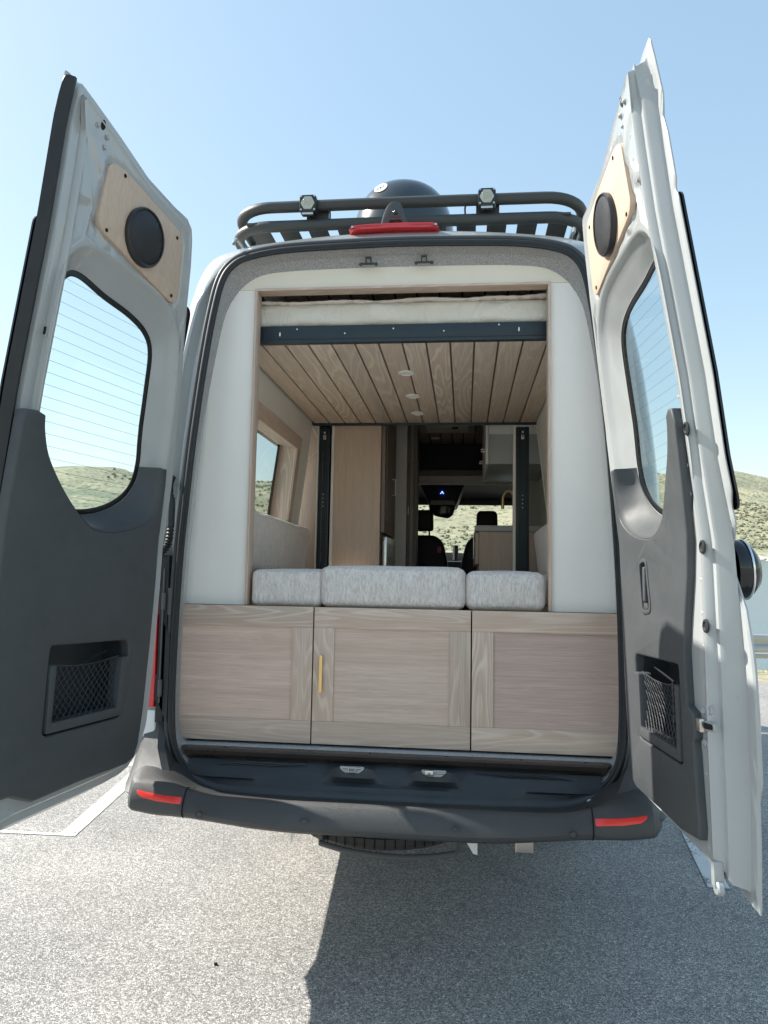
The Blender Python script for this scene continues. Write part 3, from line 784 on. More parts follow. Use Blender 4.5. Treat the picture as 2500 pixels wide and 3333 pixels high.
# camera horn
outer = [(-.086, 2.772), (-.077, 2.826), (-.060, 2.872), (-.045, 2.889), (-.018, 2.891), (-.003, 2.879), (.014, 2.828), (.036, 2.772), (.012, 2.772), (.0, 2.812), (-.048, 2.812), (-.055, 2.772)]
mb = MB(xzmap(.14)); mb.plate(fillet(outer, [.002, .02, .02, .01, .01, .02, .02, .002, .002, .006, .006, .002], 4), t0=-.07, t1=.0, b=.006); camh = mb.build('reversing_camera', 'trim', van, 40)
mb = MB(xzmap(.14)); mb.plate(rrect(-.044, -.006, 2.822, 2.858, .006), t0=-.002, t1=.003, b=.001); mb.build('camera_face', 'trim', camh, 30)
mb = MB(); mb.cyl((-.025, .137, 2.840), (0, -1, -.15), .0095, .006, 20, b=.002); mb.cyl((-.025, .131, 2.839), (0, -1, -.15), .005, .003, 16, b=.001); mb.build('lens', 'black_gloss', camh, 40)
# high brake light with moulded letters and end screws
mb = MB(xzmap(.10)); bl = [(-.205, 2.752), (-.185, 2.771), (-.10, 2.775), (.02, 2.776), (.13, 2.773), (.152, 2.754), (.10, 2.753), (-.02, 2.756), (-.14, 2.753)]
mb.plate(fillet(bl, .006, 3), t0=-.10, t1=.012, b=.004); bk = mb.build('brake_light', 'red_lens', van, 40)
for x_ in (-.188, .138):
    mb = MB(); mb.cyl((x_, .088, 2.762), (0, -1, 0), .005, .003, 12); mb.build('screw', 'steel', bk, 40)
mb = MB(xzmap(.088))
for k in range(32):
    x_ = -.175+.0095*k
    if -.075 < x_ < .035: continue
    random.seed(k); mb.plate([(x_, 2.760), (x_+.002, 2.760), (x_+.002, 2.768), (x_, 2.768)], t0=0, t1=.0012)
    mb.plate([(x_+.003, 2.760+.004*random.random()), (x_+.0065, 2.761), (x_+.0065, 2.763), (x_+.003, 2.763+.003*random.random())], t0=0, t1=.0012)
simple('red_dark', (.42, .012, .016), .3)
mb.build('moulded_marks', 'red_dark', bk, 0, kind='stuff')
# gas strut / latch hooks under the header
for x_ in (-.122, .094):
    mb = MB(); yb = .10; z0 = 2.622
    mb.box(x_-.036, x_+.036, yb-.006, yb, z0-.010, z0-.002, .002); mb.box(x_-.012, x_-.007, yb-.012, yb, z0-.006, z0+.016, .001); mb.box(x_+.007, x_+.012, yb-.012, yb, z0-.006, z0+.016, .001); mb.box(x_-.012, x_+.012, yb-.012, yb, z0+.014, z0+.020, .002)
    for dx in (-.030, .030): mb.cyl((x_+dx, yb-.004, z0-.009), (0, -1, -.3), .007, .006, 12, b=.002)
    mb.build('latch_striker', 'rack_metal', van, 40)

# ------------------------------------------------------------------ rear doors
def DL(z): return interp(z, [.6, 1.0, 1.5, 1.9, 2.32, 2.6, 2.8], [-.018, -.008, 0, .05, .12, .156, .198])
def BG(z): return interp(z, [.6, .9, 1.2, 1.45, 1.7], [-.012, -.028, -.028, -.014, 0])
def door_map(side, th):
    a = side*R(th); d = Vector((-math.cos(a)*side, -math.sin(a)*side, 0)); nn = Vector((-math.sin(a), math.cos(a), 0))
    o = Vector((side*(.83 if side < 0 else .818), -.03, 0))
    return lambda c: o+d*c.x+nn*(DL(c.y)+c.z+BG(c.y)*max(0, 1-max(0, c.z)/.055))+Vector((0, 0, c.y))     # c=(u,z,t)
hinge_pts = [(.19, .735), (.125, .79), (.092, .88), (.072, 1.10), (.06, 1.35), (.06, 1.60), (.075, 1.88), (.100, 2.03), (.135, 2.2), (.16, 2.34), (.172, 2.47), (.188, 2.56), (.205, 2.605), (.25, 2.634), (.33, 2.638), (.48, 2.657), (.63, 2.702), (.75, 2.733), (.80, 2.745), (.84, 2.748)]
bot_pts = [(.84, .665), (.71, .690), (.47, .700), (.32, .708), (.24, .718)]
freeL = [(.84, 2.5), (.84, 2.0), (.84, 1.5), (.84, 1.0)]
freeR = [(.842, 2.69), (.84, 2.60), (.818, 2.575), (.835, 2.50), (.84, 2.385), (.828, 2.36), (.840, 2.34), (.84, 2.0), (.838, 1.62), (.822, 1.585), (.825, 1.545), (.800, 1.505), (.780, 1.49), (.784, 1.385), (.828, 1.345), (.842, 1.25), (.85, 1.10), (.85, .955), (.832, .91), (.838, .80)]
W0 = spline([Vector((*p, 0)) for p in [(.786, 2.18), (.770, 2.255), (.73, 2.305), (.66, 2.327), (.52, 2.325), (.36, 2.306), (.275, 2.262), (.215, 2.18), (.175, 2.0), (.160, 1.80), (.185, 1.65), (.27, 1.55), (.40, 1.50), (.55, 1.49), (.70, 1.53), (.775, 1.64), (.785, 1.9)]], 5, True)
RIM = spline([Vector((*p, 0)) for p in [(.735, 2.19), (.715, 2.245), (.66, 2.262), (.55, 2.243), (.42, 2.227), (.33, 2.197), (.285, 2.14), (.270, 2.02), (.257, 1.86), (.248, 1.77), (.262, 1.70), (.31, 1.64), (.40, 1.595), (.52, 1.575), (.64, 1.59), (.715, 1.65), (.735, 1.80), (.735, 2.0)]], 6, True)
W0 = ccw([(p.x, p.y) for p in W0]); RIM = ccw([(p.x, p.y) for p in RIM])
POCK = [(.652, 1.194), (.318, 1.187), (.306, 1.165), (.313, 1.024), (.330, .952), (.345, .946), (.650, .946), (.662, .956), (.655, 1.16)]
CUT = [(.770, 1.822), (.762, 1.78), (.737, 1.72), (.688, 1.66), (.63, 1.605), (.58, 1.568), (.535, 1.541), (.49, 1.528), (.43, 1.527), (.355, 1.538), (.283, 1.560), (.228, 1.597), (.218, 1.655), (.219, 1.700), (.228, 1.757)]
PLATE = [(.662, 2.580), (.615, 2.583), (.312, 2.531), (.292, 2.500), (.275, 2.325), (.290, 2.300), (.315, 2.299), (.668, 2.376), (.692, 2.400), (.682, 2.560)]
emb = [([(.72, 2.43), (.775, 2.42), (.765, 2.30), (.735, 2.33)], .009), ([(.775, 2.60), (.735, 2.615), (.655, 2.500), (.668, 2.485)], -.006), ([(.705, 2.44), (.665, 2.36), (.60, 2.335), (.715, 2.345)], .009),
       ([(.255, 2.28), (.225, 2.26), (.20, 2.16), (.225, 2.20)], .006)]
Cw = Vector((.50, 1.92))
def make_door(side, th):
    MP = door_map(side, th)
    left = side < 0
    d = empty('rear_door'); d.parent = van
    tag(d, 'left rear door with window and dark trim, opened outward' if left else 'right rear door with inside handle, opened outward')
    out = ccw(hinge_pts+(freeL if left else freeR)+bot_pts)
    # dense outline -> directions
    P = [Vector(p) for p in out]; L_ = [0]
    for i in range(len(P)): L_.append(L_[-1]+(P[(i+1) % len(P)]-P[i]).length)
    N = 420; A = []
    for k in range(N):
        t = L_[-1]*k/N; i = max(j for j in range(len(P)) if L_[j] <= t)
        q = P[i].lerp(P[(i+1) % len(P)], (t-L_[i])/max(1e-9, L_[i+1]-L_[i])); A.append(math.atan2(q.y-Cw.y, q.x-Cw.x))
    A.sort()
    fin = 0
    def lp(poly): return [rayhit(poly, Cw, a) for a in A]
    L0 = lp(out)
    outs = ccw(hinge_pts+[(.843, 2.6)]+freeL+bot_pts)
    def sect(dd, t): return [Vector((q.x, q.y, t)) for q in lp(offset(out if dd < .010 else outs, dd))]
    rimo = [Vector((q.x, q.y, .0)) for q in lp(RIM)]
    w0 = lp(W0)
    rings = []
    for k in range(1, 8)[::-1]: pass
    rings.append([Vector((q.x, q.y, -.001)) for q in rimo]); 
    for k in range(1, 7): rings.append([Vector((a.x*(1-k/7)+b.x*k/7, a.y*(1-k/7)+b.y*k/7, -.001)) for a, b in zip(rimo, sect(.004, 0))])
    rings += [sect(.004, -.001), sect(0, .001), sect(0, .004), sect(.004, .007), sect(.030 if not left else .014, .0085), sect(.034 if not left else .018, .014), sect(.038 if not left else .023, .036), sect(.043 if not left else .028, .0415), sect(.048, .041), sect(.055, .043), sect(.060, .057), sect(.066, .0625), sect(.074, .0605)]
    inner = rings[-1]
    K = 26
    es = [([Vector(p) for p in e], dp) for e, dp in emb]
    for k in range(1, K+1):
        f = k/K; rg = []
        for a, b in zip(inner, w0):
            u = a.x*(1-f)+b.x*f; z = a.y*(1-f)+b.y*f; t = .0605
            if z > 2.1 and k < K:
                for e, dp in es:
                    s_ = sdf(e, u, z); t -= dp*sstep((.008-s_)/.012)
                s_ = sdf(PLATE, u, z); t -= .006*sstep((.014-s_)/.010)
            # recess behind the latch side, raised belt by the window
            rg.append(Vector((u, z, t)))
        rings.append(rg)
    for f, t in ((.06, .0595), (.14, .056), (.22, .048), (.45, .036), (.7, .026), (.9, .014), (1.0, .010)):
        rings.append([Vector((a.x*(1-f)+b.x*f, a.y*(1-f)+b.y*f, t)) for a, b in zip(w0, rimo)])
    mb = MB(MP)
    loft(mb, rings, skip=lambda c: c.z > .02 and inside(offset(ccw(POCK), -.016), c.x, c.y))
    mb.build('door_shell', 'paint', d, 40)
    # glass, black rim and heating wires
    zs = [1.6+.05*i for i in range(14)]
    mb = MB(MP); tri = offset(RIM, -.004)
    mb.plate(tri, t0=.004, t1=.004); mb.bm.free(); mb = MB(MP)
    tt = tessellate_polygon([[Vector((*p, 0)) for p in tri]]); mb.add([Vector((p[0], p[1], .004)) for p in tri], [tuple(t) for t in tt]); mb.slices(1, zs)
    gl = mb.build('window', 'glass', d, 60)
    mb = MB(MP); mb.plate(offset(RIM, -.006), [offset(RIM, .017)], t0=.005, t1=.0085, b=.001); mb.slices(1, zs); mb.build('window_frit', 'frit', gl, 40)
    mb = MB(MP)
    rin = offset(RIM, .010)
    for k in range(19):
        z = 1.625+.0335*k; xsx = []
        for i in range(len(rin)):
            a, b = rin[i], rin[(i+1) % len(rin)]
            if (a[1]-z)*(b[1]-z) < 0: xsx.append(a[0]+(b[0]-a[0])*(z-a[1])/(b[1]-a[1]))
        if len(xsx) >= 2: mb.tube([(min(xsx), z, .0075), ((min(xsx)+max(xsx))/2, z, .0075), (max(xsx), z, .0075)], .00055 if left else .00035, 4)
    simple('wire', (.12, .13, .12), .5) if 'wire' not in MATS else None
    o = mb.build('heating_wires', 'wire', gl, 0); o['kind'] = 'stuff'
    # exterior dark glass surround
    mb = MB(MP); mb.plate(rrect(.10, .847, 1.575, 2.355, .03), [offset(RIM, -.002)], t0=-.001, t1=-.0065, back=False); mb.slices(1, zs+[2.3]); mb.build('outer_glass_band', 'black_gloss', d, 40)
    # dark inner trim
    cut = spline([Vector((*p, 0)) for p in CUT], 4); cut = [(p.x, p.y) for p in cut]
    if left:
        free = [(.845, 1.80), (.848, 1.62), (.852, 1.35), (.848, 1.0), (.845, .865), (.800, .812), (.757, .810), (.712, .790), (.68, .777)]
        topf = [(.800, 1.829), (.838, 1.825)]
    else:
        free = [(.765, 1.80), (.752, 1.62), (.728, 1.42), (.700, 1.30), (.690, 1.235), (.698, 1.10), (.735, 1.088), (.742, 1.06), (.742, 1.03), (.728, 1.018), (.735, .99), (.740, .91), (.748, .82), (.742, .793), (.69, .787)]
        topf = [(.735, 1.836), (.758, 1.832)]
        cut = [(max(0, u-.0) if u < .6 else u-.055*sstep((u-.55)/.2), z) for u, z in cut]
    hinge = [(.62, .780), (.50, .786), (.36, .787), (.280, .789), (.245, .802), (.228, .84), (.212, .955), (.196, 1.158), (.184, 1.366), (.182, 1.55), (.190, 1.70), (.196, 1.757)]
    tr = topf+free+hinge[0:0]+hinge+cut[::-1]
    T1 = .088 if left else .082
    mb = MB(MP)
    holes = [ccw(fillet(POCK, .012, 3))]
    if not left: holes.append(ccw(fillet([(.372, 1.458), (.432, 1.468), (.462, 1.320), (.392, 1.312)], .02, 4)))
    mb.plate(tr, holes, t0=.055, t1=T1, b=.007, steps=3); mb.slices(1, [1.52, 1.6, 1.66, 1.72, 1.78])
    trim = mb.build('trim_panel', 'trim', d, 45)
    # scooped corner between the panel face and the glass
    low = [p for p in spline([Vector((*p, 0)) for p in [(.735, 1.815), (.733, 1.77), (.72, 1.68), (.68, 1.61), (.60, 1.583), (.52, 1.575), (.40, 1.595), (.31, 1.64), (.262, 1.70), (.25, 1.76)]], 4)]
    mb = MB(MP); A1 = [Vector((u, z, T1-.003)) for u, z in offset_open(cut, 0)]
    n_ = len(A1); B1 = []
    for i in range(n_):
        j = i/(n_-1)*(len(low)-1); i0 = int(j); i1 = min(len(low)-1, i0+1); q = low[i0].lerp(low[i1], j-i0); B1.append(Vector((q.x, q.y, .013)))
    rs = []
    for f, g in ((0, 0), (.10, .04), (.25, .18), (.45, .45), (.65, .70), (.85, .90), (1, 1)):
        rs.append([Vector((a.x*(1-f)+b.x*f, a.y*(1-f)+b.y*f, a.z*(1-g)+b.z*g)) for a, b in zip(A1, B1)])
    loft(mb, rs, closed=False); mb.build('window_scoop', 'trim', trim, 60)
    # net pocket: tray, frame, net
    PK = fillet(POCK, .012, 3)
    mb = MB(MP); mb.plate(offset(ccw(PK), -.001), t0=T1-.004, t1=.006)
    tri = tessellate_polygon([[Vector((*p, 0)) for p in PK]])
    mb.build('pocket_tray', 'sill_plastic', d, 30)
    mb = MB(MP); mb.plate(offset(ccw(PK), -.006), [offset(ccw(fillet([(.630, 1.190), (.343, 1.183), (.343, 1.16), (.352, .975), (.636, .978), (.632, 1.16)], .006, 2)), 0)], t0=.05, t1=T1+.003, b=.003) if False else None
    mb.bm.free() ; mb = MB(MP)
    fr = [(.652, 1.140), (.652, .952), (.326, .952), (.310, 1.02), (.306, 1.135), (.345, 1.135), (.354, .980), (.634, .980), (.628, 1.140)]
    mb.plate(fillet(fr, .006, 3), t0=.050, t1=T1+.003, b=.003); mb.build('pocket_frame', 'trim', d, 40)
    mb = MB(MP)
    na = 15
    x0, x1, z0, z1 = .350, .634, .978, 1.140
    random.seed(3)
    for sgn in (-1, 1):
        for k in range(-9, 18):
            q = []
            for j in range(13):
                f = j/12; u = x0+(x1-x0)*k/12+sgn*f*.14+(0 if sgn > 0 else .0); z = z0+(z1-z0)*f-.012*math.sin(math.pi*min(1, max(0, (u-x0)/(x1-x0))))*f
                if x0 <= u <= x1: q.append((u+.0015*math.sin(j*3.1+k), z, T1-.008-.010*math.sin(math.pi*f)))
            if len(q) > 1: mb.tube(q, .0013, 4)
    mb.tube([(x0+(x1-x0)*i/12, z1-.012*math.sin(math.pi*i/12), T1-.008) for i in range(13)], .002, 5)
    o = mb.build('pocket_net', 'net_cord', d, 0); o['kind'] = 'stuff'
    mb = MB(MP); mb.tube([(.44, .985, .03), (.44, 1.125, .03), (.36, 1.155, .045)], .0025, 6); mb.build('divider_wire', 'net_cord', d, 0)
    # speaker board
    mb = MB(MP); mb.plate(fillet(PLATE, [.018]*len(PLATE), 4), t0=.05, t1=.0655, b=.0012); mb.slices(1, [2.35, 2.4, 2.45, 2.5, 2.55])
    pl = mb.build('speaker_board', 'birch', d, 40)
    for u, z in ((.612, 2.567), (.652, 2.385), (.330, 2.506), (.314, 2.318)):
        mb = MB(MP); mb.cyl((u, z, .0655), (0, 0, 1), .0058, .0015, 14); mb.cyl((u, z, .067), (0, 0, 1), .003, .0006, 6); mb.build('screw', 'dark_hole', pl, 0)
    c = Vector((.492, 2.433, .0655)); I = Matrix.Identity(3).to_quaternion()
    mb = MB(MP); mb.lathe(c, I, [(.088, 0), (.088, .012), (.084, .017), (.080, .016), (.079, .010), (0, .010)], 56); sp = mb.build('speaker', 'plastic_ring', pl, 40)
    mb = MB(MP)
    vs = []; fs = []
    pr = [(0, .0225), (.02, .0222), (.04, .021), (.06, .0185), (.072, .0155), (.079, .013)]
    mb.lathe(c, I, pr, 56); mb.build('speaker_grille', 'grille_mesh', pl, 60)
    # bolts, holes
    for u, z in ((.748, 2.640), (.706, 2.628), (.708, 2.598)):
        mb = MB(MP); mb.cyl((u, z, .060), (0, 0, 1), .0085, .002, 18); mb.cyl((u, z, .062), (0, 0, 1), .0055, .006, 14, b=.002); mb.build('bolt', 'galvanised', d, 30)
    mb = MB(MP); mb.plate([(.728+.009*math.cos(a), 2.652+.014*math.sin(a)) for a in [k*math.pi/8 for k in range(16)]], t0=.058, t1=.0615); mb.build('access_hole', 'dark_hole', d, 0)
    mb = MB(MP); mb.plate(circ(.761, 2.608, .004, 12, .006), t0=.058, t1=.0615); mb.build('small_hole', 'dark_hole', d, 0)
    if left:
        mb = MB(MP); mb.box(.797, .803, 2.035, 2.055, .058, .0616); mb.build('slot', 'dark_hole', d, 0)
        # centre seal on the free edge
        mb = MB(MP); secs = []
        for z, w in ((.70, .012), (.74, .022), (1.2, .022), (1.8, .022), (2.2, .022), (2.5, .022), (2.66, .022), (2.69, .018), (2.715, .006)):
            secs.append([Vector((.838, z, .048)), Vector((.846, z, .050)), Vector((.858, z, .040)), Vector((.858+w*.5, z, .030)), Vector((.856, z, .018)), Vector((.842, z, .012)), Vector((.836, z, .016))])
        secs = [[s2 for s2 in s1] for s1 in secs]
        fine = []
        for a, b in zip(secs[:-1], secs[1:]):
            for k in range(6): fine.append([p.lerp(q, k/6) for p, q in zip(a, b)])
        fine.append(secs[-1]); loft(mb, fine, closed=True); mb.build('edge_seal', 'rubber', d, 50)
        mb = MB(MP); mb.box(.80, .835, .735, .752, .035, .072, .004); mb.cyl((.79, .775, .058), (0, 0, 1), .011, .01, 16, b=.003); mb.build('lower_latch', 'galvanised', d, 30)
    else:
        # inside handle
        mb = MB(MP); hp = fillet([(.372, 1.458), (.432, 1.468), (.462, 1.320), (.392, 1.312)], .02, 4)
        mb.plate(offset(ccw(hp), -.006), [offset(ccw(hp), .006)], t0=.06, t1=T1+.003, b=.002); tri = None
        hd = mb.build('handle_bezel', 'trim', d, 40)
        mb = MB(MP); mb.plate(ccw(hp), t0=.0605, t1=.0615); mb.build('handle_recess', 'dark_hole', hd, 0)
        mb = MB(MP); mb.box(.418, .436, 1.345, 1.445, .072, .090, .005, 3); mb.build('pull_lever', 'trim', hd, 40)
        mb = MB(MP); mb.box(.405, .432, 1.325, 1.343, .068, .084, .004, 2); mb.build('lock_tab', 'steel', hd, 40)
        # plugs, dimples, latch on the free-edge flange
        for u, z in ((.812, 1.775), (.808, 1.488), (.812, 1.30)):
            for uu, rr_, mt in ((u, 1, 'rubber'),):
                mb = MB(MP); I2 = I; mb.lathe(Vector((u-.026, z, .0605)), I, [(.017, 0), (.016, .004), (.011, .005), (.009, .002), (0, .002)], 24); mb.build('rubber_plug', 'rubber', d, 40)
        for u, z in ((.79, 1.86), (.786, 1.69), (.78, 1.62), (.79, 1.41), (.79, 1.33), (.79, 1.25), (.78, 1.16), (.772, 2.55), (.768, 2.49), (.77, 2.43), (.795, 1.02), (.78, .95)):
            mb = MB(MP); mb.lathe(Vector((u-.030, z, .0605)), I, [(.005, 0), (.004, .001), (.002, .0006), (0, .0005)], 14); mb.build('dimple', 'paint', d, 50)
        for u, z in ((.752, 1.098), (.795, 1.104), (.757, 1.024)):
            mb = MB(MP); mb.lathe(Vector((u, z, .061)), I, [(.010, 0), (.0095, .003), (.006, .0045), (.005, .003), (0, .003)], 20); mb.build('latch_screw', 'galvanised', d, 40)
        mb = MB(MP); mb.plate(fillet([(.742, 1.075), (.812, 1.078), (.812, 1.058), (.742, 1.050)], .009, 5), t0=.058, t1=.064, b=.001); lt = mb.build('latch_slot', 'galvanised', d, 40)
        mb = MB(MP); mb.plate(fillet([(.765, 1.072), (.808, 1.074), (.808, 1.062), (.765, 1.057)], .005, 4), t0=.063, t1=.0655); mb.build('slot_opening', 'dark_hole', lt, 0)
        mb = MB(MP); mb.box(.742, .766, 1.048, 1.080, .062, .078, .004); mb.build('latch_claw', 'steel', lt, 40)
        mb = MB(MP); mb.box(.765, .785, .70, .76, .045, .066, .004); mb.cyl((.78, .70, .05), (0, 0, 1), .017, .012, 20, b=.003); mb.build('lower_latch', 'galvanised', d, 40)
        # exterior oval fixture with reflecting rim
        mb = MB(MP); vs = []; fs = []
        prof = [(1.0, -.004), (1.0, -.014), (.97, -.026), (.86, -.040), (.62, -.052), (.3, -.057), (0, -.058)]
        n_ = 40
        for f, t in prof:
            for k in range(n_):
                a = 2*math.pi*k/n_; vs.append(Vector((.735+.060*f*math.cos(a), 1.437+.074*f*math.sin(a), t*1.3)))
        for j in range(len(prof)-1):
            for k in range(n_):
                l = (k+1) % n_; fs.append((j*n_+k, j*n_+l, (j+1)*n_+l, (j+1)*n_+k))
        mb.add(vs, fs); ex = mb.build('exterior_mirror', 'black_gloss', d, 60)
        mb = MB(MP); q = [(.735+.058*math.cos(a), 1.437+.072*math.sin(a), -.040) for a in [2*math.pi*k/36 for k in range(36)]]
        mb.tube(q, .0028, 6, closed=True); mb.build('mirror_rim', 'mirror_glass', ex, 60)
        for z in (1.475, 1.425):
            mb = MB(MP); mb.lathe(Vector((.775, z, .0415)), I, [(.006, 0), (.005, .004), (0, .005)], 12); mb.build('stud', 'black_gloss', d, 40)
    return d
def offset_open(p, d): return [(a[0], a[1]) for a in p]
x, n, p = mat('grille_mesh')
v = coords(n); vo = nd(n, 'ShaderNodeTexVoronoi', feature='F1'); vo.inputs['Scale'].default_value = 420; vo.inputs['Randomness'].default_value = 0; n.links.new(v, vo.inputs['Vector'])
f = ramp(n, vo.outputs['Distance'], [(.3, 0), (.45, 1)])
n.links.new(mix(n, f, (.004, .004, .005), (.045, .048, .052)), p.inputs['Base Color']); p.inputs['Roughness'].default_value = .4; p.inputs['Metallic'].default_value = .5
bump(n, p, f, .6, .001)
make_door(-1, 102)
make_door(1, 95.2)

# ------------------------------------------------------------------ interior: painted board, trim, cabinets
fboard = [(-.56, 2.526), (.56, 2.526), (.56, 1.291), (-.56, 1.291)]
up_ = [p for p in felt_c if p[1] > 1.30]
z0 = 1.288
top = [(p.x, p.y) for p in fl if p.y > 2.536]
def xfelt(z): return interp(z, [.82, 1.0, 1.3, 1.5, 1.75, 2.0, 2.25, 2.42, 2.49, 2.536], [.812, .822, .824, .816, .800, .772, .735, .702, .672, .640])
for s_ in (-1, 1):
    zz = [z0+(2.534-z0)*k/24 for k in range(25)]
    poly = [(s_*.578, z0)]+[(s_*(xfelt(z)+.004), z) for z in zz]+[(s_*.578, 2.534)]
    mb = MB(xzmap(YB)); mb.plate(poly, t0=-.012, t1=0); mb.build('white_side_board', 'white_wall', van, 0)
tp = sorted([q for q in felt_c if q[1] > 2.538], key=lambda q: q[0])
mb = MB(xzmap(YB)); mb.plate([(-.643, 2.5355)]+[(q[0], q[1]+.003) for q in tp]+[(.643, 2.5355)], t0=-.012, t1=.0); mb.build('cream_header_board', 'cream_wall', van, 0)
# oak surround of the opening
for s_ in (-1, 1):
    mb = MB(); mb.box(min(s_*.566, s_*.577), max(s_*.566, s_*.577), YB-.016, YB+.045, z0, 2.5245, .0012); mb.build('opening_stile', 'oak_z', van, 20)
mb = MB(); mb.box(-.577, .577, YB-.016, YB+.045, 2.525, 2.535, .0012); mb.build('opening_head', 'oak_x', van, 20)
# lower cabinet fronts
YC = .08
def cabinet(xa, xb, sl, sr, name, label, pm='panel_oak', zt=1.287, zb=.7885, rail=.076, st=.077):
    c = empty(name); c.parent = van; tag(c, label)
    zrt = zt-rail; zrb = zb+.082
    il = xa+(st if sl else .0); ir = xb-(st if sr else .0)
    mb = MB(); mb.box(xa, xb, YC, YC+.018, zrt, zt, .0012); mb.build('rail', 'oak_x', c, 20)
    mb = MB(); mb.box(xa, xb, YC, YC+.018, zb, zrb, .0012); mb.build('rail', 'oak_x', c, 20)
    if sl: mb = MB(); mb.box(xa, il, YC-.0004, YC+.018, zrb+.0004, zrt-.0004, .0012); mb.build('stile', 'oak_z', c, 20)
    if sr: mb = MB(); mb.box(ir, xb, YC-.0004, YC+.018, zrb+.0004, zrt-.0004, .0012); mb.build('stile', 'oak_z', c, 20)
    mb = MB(); mb.box(il-.002, ir+.002, YC+.008, YC+.016, zrb-.002, zrt+.002); mb.build('field_panel', pm, c, 0)
    return c
cabinet(-.812, -.301, False, True, 'cabinet_front', 'left oak cabinet front cut to the body curve')
cm = cabinet(-.296, .2835, True, True, 'cabinet_door', 'middle oak cabinet door with brass pull', 'panel_oak_light')
cabinet(.2885, .806, True, False, 'cabinet_front', 'right oak cabinet front cut to the body curve', 'panel_oak_pink')
mb = MB(); q = rrect(-.2715, -.2585, .976, 1.113, .0065, 6); mb = MB(xzmap(YC-.018)); mb.plate(q, t0=-.006, t1=.003, b=.001)
mb.build('brass_pull', 'brass', cm, 30)
mb = MB(); mb.cyl((-.265, YC, .995), (0, -1, 0), .004, .014, 10); mb.cyl((-.265, YC, 1.094), (0, -1, 0), .004, .014, 10); mb.build('pull_post', 'brass', cm, 30)
mb = MB(); mb.box(-.81, .80, YC+.02, YC+.035, .78, 1.282); mb.build('cabinet_carcass', 'dark_hole', van, 0)
mb = MB(); mb.box(-.80, .79, YC+.036, 1.9, 1.262, 1.284, .001); mb.build('bed_base', 'oak_edge', van, 20)
# hood over the corners where the felt bulges in front of the cabinet
# ------------------------------------------------------------------ cushions
def dens(q, st=.03):
    out = []
    for i in range(len(q)):
        a = Vector(q[i]); b = Vector(q[(i+1) % len(q)]); n_ = max(1, int((b-a).length/st))
        for k in range(n_): out.append(tuple(a.lerp(b, k/n_)))
    return out
def softbox(name, x0, x1, y0, y1, z0, z1, r, bulge=.01, label=None, cat='cushion', group=None, rot=None, pipe=True, matn='cushion', seed=0, n_=16, wr=.004):
    c = Vector(((x0+x1)/2, (y0+y1)/2, (z0+z1)/2)); h = Vector(((x1-x0)/2, (y1-y0)/2, (z1-z0)/2))
    bm = bmesh.new(); bmesh.ops.create_cube(bm, size=2)
    bmesh.ops.subdivide_edges(bm, edges=bm.edges[:], cuts=n_, use_grid_fill=True)
    for v in bm.verts:
        p = v.co; 
        # spread vertices towards the edges, then round
        q = Vector([math.copysign(abs(a)**.8, a) for a in p])
        w = Vector((q.x*h.x, q.y*h.y, q.z*h.z))
        inn = Vector([max(-(h[i]-r), min(h[i]-r, w[i])) for i in range(3)])
        dd = w-inn
        if dd.length > 1e-9: w = inn+dd.normalized()*r*max(abs(dd.x), abs(dd.y), abs(dd.z))/r if False else inn+dd.normalized()*min(r, max(abs(dd.x), abs(dd.y), abs(dd.z)))
        fx = 1-(w.x/h.x)**2; fy = 1-(w.y/h.y)**2; fz = 1-(w.z/h.z)**2
        fx, fy, fz = [max(0, f) for f in (fx, fy, fz)]
        nn = Vector((math.copysign(1, w.x)*fy*fz*(abs(w.x)/h.x)**6, math.copysign(1, w.y)*fx*fz*(abs(w.y)/h.y)**6, math.copysign(1, w.z)*fx**.6*fy**.6*(abs(w.z)/h.z)**6))
        w += nn*bulge
        g = c+w; w += Vector((1, 1, 1))*0+nn*noise.noise(Vector((g.x*5+seed, g.y*5, g.z*8)))*wr*2+w.normalized()*noise.noise(Vector((g.x*14+seed, g.y*14, g.z*14)))*wr*.6
        v.co = w
    if rot: bmesh.ops.transform(bm, matrix=rot, verts=bm.verts[:])
    for v in bm.verts: v.co += Vector((0, 0, h.z))
    me = bpy.data.meshes.new(name); bm.to_mesh(me); bm.free(); me.materials.append(MATS[matn]); me.shade_smooth()
    o = bpy.data.objects.new(name, me); COL.objects.link(o); o.location = (c.x, c.y, c.z-h.z)
    if name == 'seat_cushion':
        for zz in (2*h.z-r*.55, r*.6):
            q = rrect(-h.x+r*.28, h.x-r*.28, -h.y+r*.28, h.y-r*.28, r*.9, 5)
            pm = MB(); pm.tube([(a, b-.0012 if b < 0 else b, zz+.003*noise.noise(Vector((a*9+seed, b*9, zz)))) for a, b in dens(q)], .0048, 6, closed=True)
            w_ = pm.build('piping', matn, None, 60); w_.data.transform(Matrix.Translation(w_.location)); w_.location = (0, 0, 0); w_.parent = o
    return tag(o, label, cat, group)
G = 'grey woven bench cushions'
softbox('seat_cushion', -.556, -.279, .115, .74, 1.2855, 1.425, .026, .004, 'grey woven cushion on the left, narrower, behind the white board', group=G, seed=1)
softbox('seat_cushion', -.283, .262, .105, .72, 1.287, 1.442, .027, .007, 'widest grey woven cushion, in the middle above the cabinet door', group=G, seed=2)
softbox('seat_cushion', .264, .556, .115, .74, 1.287, 1.430, .030, .005, 'grey woven cushion at the right end of the bench front', group=G, seed=3)
softbox('seat_cushion', -.74, -.30, .76, 1.70, 1.285, 1.425, .03, .006, 'grey woven cushion along the left wall behind the front cushions', group=G, seed=4)
softbox('seat_cushion', .28, .74, .76, 1.70, 1.285, 1.425, .03, .006, 'grey woven cushion along the right wall behind the front cushions', group=G, seed=5)
